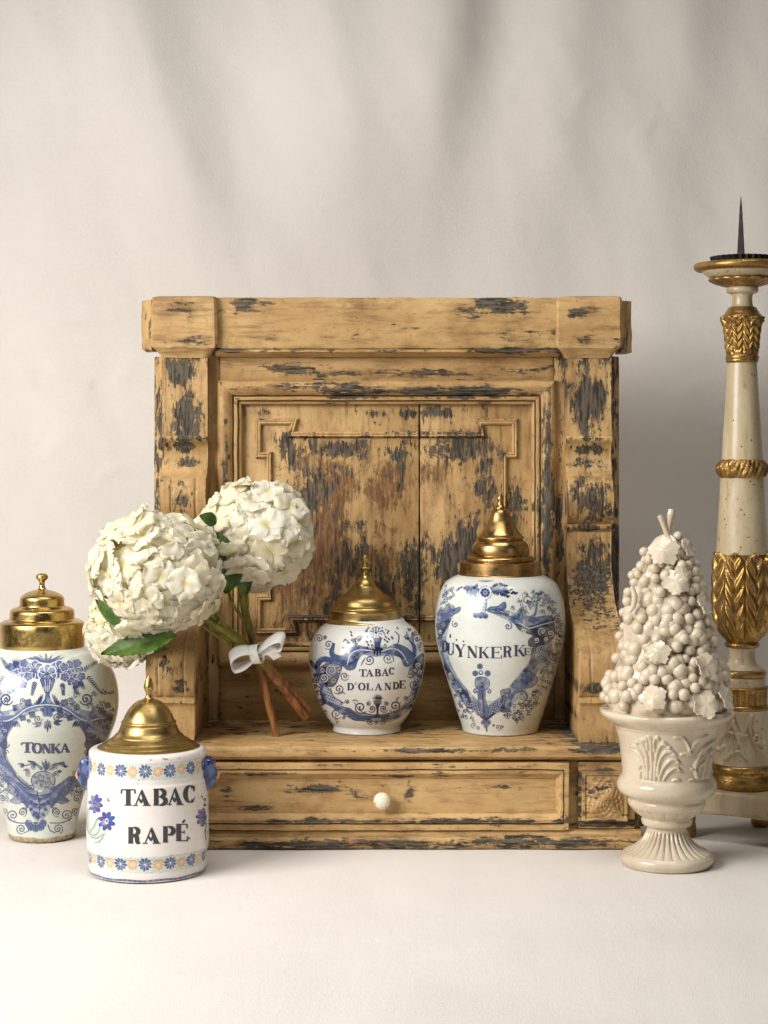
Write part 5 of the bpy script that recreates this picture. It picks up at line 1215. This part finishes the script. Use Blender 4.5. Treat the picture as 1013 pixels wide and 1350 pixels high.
    # vine leaves
    def vine_leaf(cx, cy, size, rot, tilt=.35, curl=.25, back=False):
        n, m = 80, 9; y = 670 + cy / 4.5; x = 780 + cx / 4.5; s = size / 4.5 * uD / F
        R0 = crad(y) + .0145; q = max(-.97, min(.97, (x - 879.5) * uD / F / R0)); th = math.asin(q)
        if back: th = PI - th
        z = PZ(y, uD - R0 * math.cos(th)) - off
        nrm = Vector((math.sin(th), -math.cos(th), .35)).normalized(); up = Vector((0, 0, 1)); tx = up.cross(nrm).normalized(); ty = nrm.cross(tx)
        V = []; Fc = []
        for i in range(m + 1):
            for j in range(n):
                a = 2 * PI * j / n; lob = .86 + .09 * math.cos(5 * (a - PI / 2)) + .045 * math.cos(15 * a + rot) + .02 * math.sin(24 * a) - .35 * math.exp(-((a - PI / 2 + PI) % (2 * PI) - PI) ** 2 / .03) * 0
                rr = i / m * lob
                u, v = rr * math.cos(a), rr * math.sin(a)
                h = -.30 * curl * (u * u + v * v) * 1.6 - .10 * abs(math.cos(2.5 * (a - PI / 2))) ** 8 * rr * (1.2 - rr) + .03 * math.cos(10 * (a - PI / 2)) * rr * rr + .11 * math.sin(3 * u + rot * 3) + .07 * math.sin(3 * a + rot) * rr * rr
                u2 = u * math.cos(rot) - v * math.sin(rot); v2 = u * math.sin(rot) + v * math.cos(rot)
                h += tilt * (-.15) * v2 + (.10 if v2 < 0 else 0) * v2 * v2
                p = Vector((R0 * math.sin(th), -R0 * math.cos(th), z)) + (tx * u2 + ty * v2 + nrm * h) * s
                V.append(p)
        for i in range(m):
            for j in range(n): Fc.append([i * n + j, i * n + (j + 1) % n, (i + 1) * n + (j + 1) % n, (i + 1) * n + j])
        k = len(V); V2 = [v - nrm * .0024 for v in V]; allv = V + V2
        Fc += [[b + k for b in f][::-1] for f in Fc]
        b0 = m * n
        Fc += [[b0 + j, b0 + j + k, b0 + (j + 1) % n + k, b0 + (j + 1) % n] for j in range(n)]
        obj_mesh('vine_leaf', [tuple(v) for v in allv], Fc, CREAM, urn, 75)
    for a in ((405, 295, 100, 2.6), (470, 480, 88, 2.9), (350, 895, 78, 2.5), (310, 1168, 88, 2.8), (640, 975, 84, 3.6), (620, 1205, 92, 3.3), (765, 1165, 80, 3.7), (650, 610, 72, 3.9), (565, 275, 62, 3.8), (505, 430, 52, .4)): vine_leaf(*a)
    for a in ((420, 350, 110, 2.6), (300, 700, 95, 2.8), (620, 760, 95, 3.4), (460, 1000, 105, 3.0), (250, 1160, 100, 2.7), (680, 1170, 100, 3.5)): vine_leaf(*a, back=True)
    # a curled strip of leaf and the broken stalk
    V, Fc = tube([np.array(pt(780 + x / 4.5, 670 + y / 4.5, uY - .047)) - np.array((uX, uY, off)) for x, y in crom([(240, 505), (256, 560), (250, 620), (225, 662)], 5)], [.003, .0045, .004, .002], 8)
    obj_mesh('leaf_curl', [tuple(v) for v in V], Fc, CREAM, urn, 60)
    V, Fc = tube([np.array(pt(780 + x / 4.5, 670 + y / 4.5, uY)) - np.array((uX, uY, off)) for x, y in crom([(462, 235), (455, 190), (463, 130), (472, 85), (478, 48)], 5)], [.0075, .0052, .0045, .005, .0060, .0050], 12)
    obj_mesh('stalk', [tuple(v) for v in V], Fc, CREAM, urn, 60)
    V, Fc = tube([np.array(pt(780 + x / 4.5, 670 + y / 4.5, uY - .004)) - np.array((uX, uY, off)) for x, y in crom([(452, 205), (432, 150), (412, 100), (404, 84)], 5)], [.0045, .0040, .0040, .0042, .0036], 12)
    obj_mesh('stalk', [tuple(v) for v in V], Fc, CREAM, urn, 60)
    urn.location.z = -.0008
build_urn()

# ------------------------------------------------------------------ gilt candlestick
def m_gilt():
    t = NT('worn_gilding'); co = t.obj()
    a = t.noise(co, 60, 5, .65); b = t.noise(co, 300, 3)
    wear = t.rng(t.math('ADD', t.math('MULTIPLY', a, .6), t.math('MULTIPLY', b, .4)), .50, .60)
    col = t.mix(t.rng(t.noise(co, 25, 3), .3, .7), lin(190, 154, 88), lin(150, 116, 62))
    col = t.mix(wear, col, t.mix(t.rng(b, .4, .6), lin(128, 84, 46), lin(108, 84, 50)))
    t.set(color=col, metal=t.rng(wear, 0, 1, .92, .05), rough=t.rng(wear, 0, 1, .36, .65))
    t.bump(t.math('SUBTRACT', b, wear), .35, .0008); return t.m
def m_cream_paint():
    t = NT('cream_gesso'); co = t.obj()
    col = t.mix(t.rng(t.noise(t.vec('MULTIPLY', co, (1, 1, .3)), 30, 4), .3, .7), lin(198, 184, 154), lin(176, 158, 124))
    col = t.mix(t.math('MULTIPLY', t.rng(t.noise(co, 70, 5, .7), .60, .68), .7), col, lin(150, 118, 76))
    v = t.voro(t.vec('MULTIPLY', co, (1, 1, .8)), 95)
    hole = t.math('MULTIPLY', t.rng(v, .14, .08), t.rng(t.noise(co, 40, 2), .44, .50))
    col = t.mix(hole, col, lin(46, 32, 20))
    chip = t.rng(t.noise(co, 42, 5, .7), .655, .68); col = t.mix(chip, col, lin(140, 88, 54)); col = t.mix(t.math('MULTIPLY', t.rng(t.noise(t.vec('MULTIPLY', co, (1, 1, .12)), 60, 5, .7), .54, .7), .55), col, lin(150, 122, 80))
    t.set(color=col, rough=.38, coat=.15)
    t.bump(t.math('SUBTRACT', t.noise(co, 50, 3), t.math('ADD', hole, t.math('MULTIPLY', chip, .5))), .4, .001); return t.m
GILT, GESSO = m_gilt(), m_cream_paint()
t = NT('black_iron'); co = t.obj(); t.set(color=t.mix(t.rng(t.noise(co, 120, 4), .4, .7), lin(22, 20, 19), lin(44, 38, 33)), metal=.6, rough=.5); t.bump(t.noise(co, 200, 3), .3, .0008); IRON = t.m
cD = 2.865; kX, kY = PX(979, cD), cD - D0
candle = empty('altar_candlestick', (kX, kY, 0), 'tall cream and gilt carved wooden candlestick with an iron spike on top', 'candlestick')
def build_candle():
    pz = lambda y: PZ(y, cD); q = cD / F
    def sect(name, lst, mat, relief=None, segs=96, it=2, sharp=45):
        P = np.array([(h * q, pz(y)) for h, y in lst])[::-1]
        P = chaikin(P, it, .22) if it else P
        if relief is not None:
            s = np.concatenate([[0], np.cumsum(np.hypot(*np.diff(P, axis=0).T))]); u = np.linspace(0, s[-1], max(60, int(s[-1] / .0012)))
            P = np.stack([np.interp(u, s, P[:, 0]), np.interp(u, s, P[:, 1])], -1)
        return lathe(name, P, mat, candle, segs, False, relief, sharp)
    # spike and scalloped iron drip tray
    n = 4; V = []
    for h, y in ((5.4, 342), (4.2, 320), (2.9, 295), (1.6, 272), (.35, 259)):
        for k in range(4): a = k * PI / 2 + .35; V.append((h * 1.15 * q * math.cos(a) - .002, h * 1.15 * q * math.sin(a), pz(y)))
    Fc = [[i * 4 + k, i * 4 + (k + 1) % 4, i * 4 + 4 + (k + 1) % 4, i * 4 + 4 + k] for i in range(4) for k in range(4)] + [[3, 2, 1, 0], [16, 17, 18, 19]]
    obj_mesh('iron_spike', V, Fc, IRON, candle, 30)
    def scal(th, z, rr): return np.where(rr > .03, .0018 * np.cos(th * 30), 0)
    sect('drip_tray', [(.01, 343), (36, 342.5), (40, 338), (41, 338.4), (39, 346), (.01, 346)], IRON, scal, 180, 0, 60)
    # wooden pan: rim, painted bowl, carved leaves
    def rimw(th, z, rr): return .0016 * np.sin(th * 3 + 1) * np.clip(rr / .05, 0, 1)
    sect('pan_rim', [(.01, 347), (56, 346), (61, 347.5), (62.5, 351), (61.5, 355), (57, 357.5), (48, 358)], GILT, rimw)
    sect('pan_bowl', [(54, 356.5), (50, 361), (45, 364.5), (40, 366.5), (30, 368)], GESSO)
    def lv(n, d, ph=0.0):
        def f(th, z, rr): return d * (np.abs(np.cos((th + ph) * n / 2)) ** .5 - .6)
        return f
    sect('leaf_collar', [(38, 365.5), (42.5, 367), (43, 369.5), (38, 373), (28, 376.5), (20, 378.5)], GILT, lv(12, .0045, .2), 160)
    sect('neck_ring', [(17, 377), (20.6, 378.5), (21.5, 382), (20.5, 385.5), (16, 387.5)], GESSO)
    sect('neck', [(15.6, 386.5), (13.6, 389), (13.2, 395), (13.6, 402), (15.8, 405.5)], GESSO)
    sect('capital_ring', [(14, 404), (18.5, 405.5), (19.5, 408), (21.5, 410.5), (22.5, 413), (25.5, 416), (26.5, 419), (24, 421)], GILT)
    def leaf_relief(n, ph, ztop, zbot, amp, freq, tipdrop=.012):
        def f(th, z, rr):
            u = ((th + ph) * n / (2 * PI)) % 1 * 2 - 1; v = np.clip((ztop - z) / (ztop - zbot), 0, 1)
            w = np.clip(1 - .0 * v, .1, 1); au = np.abs(u) / w
            body = np.sqrt(np.clip(1 - au ** 2.4, 0, 1))
            mid = -.5 * np.exp(-(u / .09) ** 2)
            chev = .42 * np.sin(2 * PI * (v * freq + au * 1.15)) * smooth01((1 - au) / .3) * smooth01(au / .15)
            fade = smooth01((1 - v) / .25) * smooth01(v / .04)
            tip = smooth01((v - .13 * au ** 1.5) / .03)
            return amp * ((body - .75) + (mid + chev) * fade) * smooth01((1 - v) / .08) * tip - amp * .9 * (1 - tip)
        return f
    # capital with turned-out leaf tips
    def cap_r(th, z, rr):
        b = leaf_relief(9, .12, pz(418), pz(468), .0034, 5.0)(th, z, rr)
        v = smooth01((z - pz(428)) / (pz(418) - pz(428)))
        return b + v * .006 * (np.abs(np.cos((th + .12) * 4.5)) ** 2.5)
    sect('leaf_capital', [(20, 416.5), (27, 417.5), (28, 420), (25, 426), (23, 436), (21.6, 450), (21, 462), (20.6, 468)], GILT, cap_r, 240, 2, 60)
    sect('astragal', [(19, 467), (21, 468), (22, 471), (21, 474.5), (21.6, 476), (19.4, 478.5)], GILT)
    sect('shaft', [(19.2, 478), (20.4, 500), (22.2, 530), (24.2, 560), (26.4, 595), (28.2, 625), (30, 660), (31.8, 690), (33.4, 718), (34, 730)], GESSO, None, 96, 1)
    def gar(th, z, rr):
        v = (z - pz(618)) / (14 * q); u = th * 5
        return .0024 * (np.sin(u * 2 + np.abs(v) * 3.0) * .8 + np.cos(u * 6 - v * 5) * .35) * (1 - v * v) + .0012 * np.cos(v * 3) 
    sect('leaf_garland', [(26.8, 604.5), (29.6, 607), (31.2, 612), (31.6, 618), (31.4, 624), (30.4, 629), (27.6, 631.5)], GILT, gar, 220, 1, 50)
    sect('leaf_cup', [(31.5, 725.5), (36.6, 726), (37.4, 730), (37.8, 745), (38.2, 765), (38.6, 785), (38.4, 800), (36.6, 815), (33.4, 827), (29, 836), (24, 842), (20.5, 846)], GILT, leaf_relief(8, .08, pz(725), pz(846), .0050, 5.2), 320, 2, 75)
    sect('cup_ring', [(18, 845.5), (21.6, 846.5), (23, 849.5), (21.8, 852.5), (18, 854)], GILT)
    sect('lower_neck', [(19, 853), (17.2, 857), (16.8, 863), (17.4, 870), (20, 876), (25, 880.5), (28, 883)], GESSO)
    sect('gilt_ring', [(26, 881.5), (30, 882.5), (31.6, 885.5), (31.4, 889), (30, 891), (28.5, 892)], GILT)
    sect('upper_drum', [(28.8, 891), (30, 892.5), (30.6, 898), (31, 905)], GESSO)
    def flu(th, z, rr): return -.0030 * (1 - np.abs(np.cos(th * 11)) ** .6) * smooth01((pz(906) - z) / .003)
    sect('fluted_collar', [(30.6, 903.5), (33.6, 904), (34.2, 906.5), (32.8, 909), (32.4, 925), (31.5, 928)], GILT, flu, 240)
    sect('collar_ring', [(31, 927), (34, 928), (35, 931), (34, 934), (32.5, 935)], GILT)
    cv = Canvas(935, 930, 1025, 1015, 4, 3.214, 920, 700)
    def ridge(p, w):
        for k, a in ((1.5, .4), (1.0, .8), (.5, 1.0)):
            r_ = cv.stroke(p, w * k, raw=True)
            if r_ is None: continue
            (x0, x1, y0, y1), cov = r_; cv.a[y0:y1, x0:x1] = np.maximum(cv.a[y0:y1, x0:x1], cov * a)
    for p in ([(160, 768), (178, 820), (192, 868)], [(192, 868), (212, 815), (232, 782)], [(228, 790), (222, 840), (240, 905)], [(150, 818), (170, 880), (196, 945)], [(188, 850), (165, 910), (150, 950)], [(130, 850), (160, 862), (206, 868)], [(122, 968), (145, 942), (180, 938), (208, 968)], [(152, 812), (128, 850), (102, 880), (84, 912), (98, 928), (112, 912)], [(240, 905), (262, 935), (284, 925), (280, 900), (262, 902)], [(238, 880), (256, 872), (262, 890), (250, 900)]): ridge(p, 13)
    tur = Turned(kX, kY, 0, [(36.4 * q, pz(1012)), (36, pz(1011) * 0 + pz(970)) if False else (36.2 * q, pz(970)), (35.6 * q, pz(932))])
    def mono(th, z, rr):
        tt = (th + PI) % (2 * PI) - PI; x, y = tur.to_px(tt, z); return .0040 * cv.sample(x, y) * (np.abs(tt) < 1.35)
    sect('drum', [(33, 933.5), (35.6, 934.5), (36, 960), (36.2, 985), (36.4, 1004), (36.4, 1007)], GESSO, mono, 360, 1, 60)
    sect('base_moulding', [(35, 1005), (39, 1006), (40.6, 1010), (40, 1014), (38.6, 1016), (38.2, 1019), (40.4, 1023), (41.6, 1028), (41.2, 1033), (39.4, 1037), (37, 1039)], GILT)
    # three-cornered plinth on gilt feet
    Rp = .093; zt, zb = pz(1037.5), pz(1067)
    pts = []
    for k in range(3):
        a = PI + k * 2 * PI / 3
        for d in (-.20, .20): pts.append((Rp * 1.12 * math.cos(a + d), Rp * 1.12 * math.sin(a + d)))
    poly = []
    for i in range(6):
        a, b = np.array(pts[i]), np.array(pts[(i + 1) % 6]); m_ = 10 if i % 2 else 3
        for j in range(m_): 
            t_ = j / m_; p = a + (b - a) * t_; inw = (-.006 * math.sin(t_ * PI)) if i % 2 else 0
            p = p * (1 + inw / np.linalg.norm(p)); poly.append(tuple(p))
    prism('plinth', poly, 'z', zb, zt, GESSO, candle, step=.006, wob=.0005, round_end=.003, seed=90, sharp=40)
    for k in range(3):
        a = PI + k * 2 * PI / 3
        f = lathe('foot', chaikin([(.0105, 0), (.0135, .002), (.0145, .010), (.0125, .022), (.0135, .034), (.0155, .042), (.0155, zb + .001)], 2), GILT, candle, 28, False, lambda th, z, rr: .0016 * np.abs(np.cos(th * 2.5)))
        f.location = (Rp * .93 * math.cos(a), Rp * .93 * math.sin(a), 0)
build_candle()

# ------------------------------------------------------------------ hydrangea bouquet
def m_petal():
    t = NT('petal'); co = t.obj()
    oi = t.n('ShaderNodeObjectInfo').outputs['Random']
    r = t.vec('LENGTH', co)
    col = t.mix(oi, lin(252, 249, 236), lin(248, 240, 212))
    col = t.mix(t.rng(r, .011, .002), col, lin(222, 214, 150))
    vein = t.noise(t.vec('MULTIPLY', co, (1, 1, .3)), 420, 2)
    t.set(color=col, rough=.62, spec=.25, sss=.0)
    t.bump(t.math('ADD', vein, t.math('MULTIPLY', t.noise(co, 140, 2), 1.0)), .5, .0012)
    tr = t.n('ShaderNodeBsdfTranslucent'); t.put(tr.inputs['Color'], t.mix(.5, col, lin(250, 240, 205)))
    mx = t.n('ShaderNodeMixShader'); mx.inputs[0].default_value = .45
    t.t.links.new(t.b.outputs[0], mx.inputs[1]); t.t.links.new(tr.outputs[0], mx.inputs[2])
    t.t.links.new(mx.outputs[0], t.t.nodes['Material Output'].inputs[0]); return t.m
def m_green(name, a, b, scale=60):
    t = NT(name); co = t.obj(); col = t.mix(t.rng(t.noise(co, scale, 4), .3, .7), a, b)
    t.set(color=col, rough=.5, spec=.4); t.bump(t.noise(co, scale * 4, 3), .4, .0008); return t.m
PETAL = m_petal()
LEAFM = m_green('leaf_green', lin(52, 78, 22), lin(84, 112, 40)); COREM = m_green('flower_core', lin(196, 194, 140), lin(222, 218, 176), 120)
bq = empty('hydrangea_bouquet', tuple(pt(365, 971, ground_d(971, SHELF_Z) - D0)), 'bunch of three white hydrangeas tied with a white ribbon leaning on the shelf', 'bouquet')
BO = np.array(bq.location)
def build_bouquet():
    random.seed(21); r_ = np.random.default_rng(4)
    variants = []
    for vn in range(7):
        V, Fc = [], []
        n_p = 4 if vn < 6 else 5
        for p in range(n_p):
            a0 = 2 * PI * p / n_p + random.uniform(-.18, .18); L = random.uniform(.0245, .0290); Wd = L * random.uniform(.58, .70); cup = random.uniform(-.16, .08); dr = random.uniform(.14, .40); ph = random.uniform(0, 6); tw = random.uniform(-.16, .16)
            nu, nv = 8, 9; b0 = len(V)
            for i in range(nu + 1):
                s = i / nu
                w = Wd * max(.12, math.sqrt(max(0.0, 1 - ((s - .6) / (.64 if s < .6 else .415)) ** 2)))
                for j in range(nv):
                    v = -1 + 2 * j / (nv - 1)
                    x = L * s * (1 - .10 * v * v * s) + (.035 * L * math.cos(v * 4 + ph) * s * s); y = w * v
                    z = .0015 * p % .003 + L * (.26 * s - dr * s * s) + cup * L * v * v * s + .0013 * math.sin(v * 6 + ph) * s * s * (1 + abs(v)) + .0012 * math.sin(v * 5 + ph) * s * s + .0010 * math.sin(s * 11 + ph + v * 2) * s + tw * y * s * .6
                    V.append((x * math.cos(a0) - y * math.sin(a0), x * math.sin(a0) + y * math.cos(a0), z + .0012 * (p % 2)))
            for i in range(nu):
                for j in range(nv - 1): q = b0 + i * nv + j; Fc.append([q, q + 1, q + nv + 1, q + nv])
        me = bpy.data.meshes.new('floret'); me.from_pydata(V, [], Fc); me.update(); me.shade_smooth(); me.materials.append(PETAL); variants.append(me)
    def head(cx, cy, Y, rx, ry, n, label, squash=.9, facing=(0, -1, .25), seed=0):
        c = np.array(pt(cx, cy, Y)) - BO; d = Y + D0; a, b = rx * d / F, ry * d / F
        bm = bmesh.new(); bmesh.ops.create_icosphere(bm, subdivisions=3, radius=1.0)
        me = bpy.data.meshes.new('flower_head'); 
        for v in bm.verts: v.co = Vector((v.co.x * (a - .026), v.co.y * (a * squash - .026), v.co.z * (b - .026)))
        bm.to_mesh(me); bm.free(); me.shade_smooth(); me.materials.append(COREM)
        h = bpy.data.objects.new('flower_head', me); C.objects.link(h); h.parent = bq; h.location = c; h['label'] = label
        g = PI * (3 - math.sqrt(5)); k = 0
        for i in range(n):
            z = 1 - 2 * (i + .5) / n; q = math.sqrt(1 - z * z); th = g * i + seed
            p = Vector((q * math.cos(th), q * math.sin(th), z)); p += Vector(r_.normal(0, .06, 3)); p.normalize()
            lump = 1 + .06 * math.sin(p.x * 5 + seed) * math.cos(p.z * 4 + seed) + random.uniform(-.10, .09)
            pos = Vector((p.x * (a - .012) * lump, p.y * (a * squash - .012) * lump, p.z * (b - .012) * lump))
            nr = Vector((p.x / a, p.y / (a * squash), p.z / b)).normalized() + Vector(r_.normal(0, .21, 3)); nr.normalize()
            o = bpy.data.objects.new('floret', random.choice(variants)); C.objects.link(o); o.parent = h
            o.location = pos; s = random.uniform(.9, 1.15); o.scale = (s, s, s)
            o.rotation_euler = (nr.to_track_quat('Z', 'Y') @ Euler((0, 0, random.uniform(0, 6.28))).to_quaternion()).to_euler()
    head(207, 756, -.035, 90, 84, 108, 'full white hydrangea head lying against the scroll bracket', .85, seed=0)
    head(336, 705, .075, 79, 70, 84, 'white hydrangea head in front of the panel', .85, seed=2)
    head(163, 826, .035, 50, 55, 44, 'smaller cream hydrangea head hanging behind the full one', .8, seed=4)
    # stems
    t = NT('stem'); co = t.obj(); z = t.n('ShaderNodeSeparateXYZ'); t.put(z.inputs[0], co)
    zz = t.math('ADD', z.outputs[2], t.math('MULTIPLY', t.noise(co, 40, 3), .03))
    zr = PZ(872, 2.85) - BO[2] + .015
    col = t.mix(t.rng(zz, zr - .03, zr + .02), t.mix(t.rng(t.noise(t.vec('MULTIPLY', co, (1, 1, .2)), 120, 3), .35, .65), lin(120, 72, 42), lin(164, 112, 66)), t.mix(t.rng(t.noise(co, 60, 3), .35, .65), lin(98, 98, 24), lin(134, 128, 44)))
    t.set(color=col, rough=.42, spec=.4); t.bump(t.noise(co, 300, 3), .3, .0006); STEM = t.m
    CUT = m_green('cut_end', lin(176, 178, 96), lin(150, 150, 70), 300)
    def L3(l): return [np.array(pt(x, y, Y)) - BO for x, y, Y in l]
    Yf = ground_d(971, SHELF_Z) - D0
    stems = [([(312, 735, .075), (320, 790, .078), (332, 840, .078), (343, 880, .082), (355, 930, .088), (364.5, 970, Yf)], (.0055, .0058, .0062, .006, .0058)),
             ([(240, 795, .0), (280, 822, .03), (320, 850, .055), (346, 875, .072), (376, 911, .095), (403, 946, .115)], (.0055, .006, .0065, .0064, .0062)),
             ([(255, 790, .01), (295, 826, .045), (326, 852, .068), (350, 876, .085), (382, 910, .108), (406, 936, .128)], (.005, .006, .0065, .0064, .0062)),
             ]
    for l, rad in stems:
        P = np.array(crom(L3(l), 8)); V, Fc = tube(P, rad, 14)
        so = obj_mesh('stem', [tuple(v) for v in V], Fc, STEM, bq, 50)
        d = P[-1] - P[-2]; d /= np.linalg.norm(d); cut, cf = tube([P[-1] - d * .0002, P[-1] + d * .0006], rad[-1] * .97, 14)
        obj_mesh('cut_end', [tuple(v) for v in cut], cf, CUT, so, 30)
    for l in ([(300, 775, .07), (306, 795, .07), (318, 812, .075), (324, 822, .078)], [(322, 770, .08), (326, 790, .08), (325, 815, .08)], [(262, 822, .01), (285, 838, .03), (305, 850, .048)], [(285, 805, .02), (290, 815, .03), (284, 830, .035)]):
        V, Fc = tube(crom(L3(l), 6), [.0022, .0026, .003], 8); obj_mesh('side_shoot', [tuple(v) for v in V], Fc, STEM, bq, 60)
    # serrated leaves
    def leaf(base, tip, width, nrm, curl=.12, fold=.25, mat=LEAFM):
        b, t_ = np.array(pt(*base)) - BO, np.array(pt(*tip)) - BO; d = t_ - b; L = np.linalg.norm(d); d = d / L
        nv = np.array(nrm, float); nv -= d * (nv @ d); nv /= np.linalg.norm(nv); sx = np.cross(d, nv)
        nu, m = 26, 11; V, Fc = [], []
        for i in range(nu + 1):
            s = i / nu; w = width * (math.sin(PI * s ** .75) ** .8 if 0 < s < 1 else .02) * (1 + .07 * (1 if i % 2 else -1))
            for j in range(m):
                v = -1 + 2 * j / (m - 1)
                p = b + d * L * s + sx * w * v * .5 + nv * (curl * L * math.sin(s * PI) + fold * width * abs(v) * .5 + .0012 * math.cos((s * 9 - abs(v) * 2) * 2 * PI) * (1 - abs(v)))
                V.append(tuple(p))
        for i in range(nu):
            for j in range(m - 1): q = i * m + j; Fc.append([q, q + 1, q + m + 1, q + m])
        k = len(V); V += [tuple(np.array(v) - nv * .0006) for v in V]; Fc += [[q + k for q in f][::-1] for f in Fc]
        obj_mesh('leaf', V, Fc, mat, bq, 80)
    leaf((232, 838, -.06), (134, 864, -.055), .040, (0, -.8, .6), .02)
    leaf((160, 826, -.07), (126, 790, -.065), .018, (-.3, -.9, .3), .03)
    leaf((305, 735, .03), (297, 782, .04), .040, (.2, -1, .1)); leaf((318, 735, .05), (328, 782, .06), .034, (-.3, -1, .1)); leaf((285, 690, -.02), (262, 680, -.03), .022, (.2, -.9, .4)); leaf((300, 745, .02), (282, 700, .02), .036, (.2, -1, .1))
    leaf((215, 845, .03), (160, 850, .03), .05, (0, -.6, -.8))
    # ribbon bow
    t = NT('satin_ribbon'); co = t.obj(); t.set(color=lin(246, 244, 241), rough=.55, sheen=.3); t.bump(t.noise(t.vec('MULTIPLY', co, (1, 1, 6)), 300, 2), .2, .0005); RIB = t.m
    bow = bpy.data.objects.new('ribbon_bow', None); C.objects.link(bow); bow.parent = bq; bow.location = L3([(338, 862, .05)])[0]; bow['label'] = 'white satin bow'
    O2 = BO + np.array(bow.location)
    def strip(name, l, wv, nn=10):
        P = crom([np.array(pt(x, y, Y)) - O2 for x, y, Y in l], nn); m = len(P)
        W = np.array([np.interp(np.linspace(0, 1, m), np.linspace(0, 1, len(wv)), [w[k] for w in wv]) for k in range(3)]).T * (D0 + .05) / F
        V, Fc = [], []
        for i in range(m):
            for j in range(5):
                s = -1 + j / 2; V.append(P[i] + W[i] * s * .5)
        for i in range(m - 1):
            for j in range(4): q = i * 5 + j; Fc.append([q, q + 1, q + 6, q + 5])
        o = obj_mesh(name, [tuple(v) for v in V], Fc, RIB, bow, None)
        md = o.modifiers.new('thickness', 'SOLIDIFY'); md.thickness = .0005; md.offset = 0
    strip('ribbon_loop', [(338, 861, .044), (324, 857, .036), (310, 861, .032), (303, 870, .032), (309, 880, .036), (323, 877, .042), (338, 866, .048)], [(-1, 12, 8), (-2, 15, 12), (-4, 16, 13), (-5, 16, 12), (-3, 16, 13), (-1, 15, 11), (0, 12, 8)])
    strip('ribbon_loop', [(340, 859, .044), (350, 849, .038), (364, 841, .036), (373, 842, .038), (372, 852, .042), (357, 856, .046), (342, 863, .050)], [(1, 12, 8), (2, 15, 12), (4, 16, 14), (5, 16, 12), (3, 16, 12), (1, 15, 10), (0, 12, 8)])
    strip('ribbon_tail', [(342, 860, .046), (352, 857, .040), (360, 860, .038), (366, 868, .042)], [(0, 0, 8), (3, 0, 13), (8, 0, 12), (11, 0, 5)])
    strip('ribbon_knot', [(334, 850, .046), (333, 858, .036), (336, 868, .036), (340, 875, .046), (344, 870, .066), (341, 856, .070)], [(12, 0, 2), (12, 0, 2), (12, 0, 1), (11, 0, 1), (11, 0, 2), (11, 0, 2)])
build_bouquet()
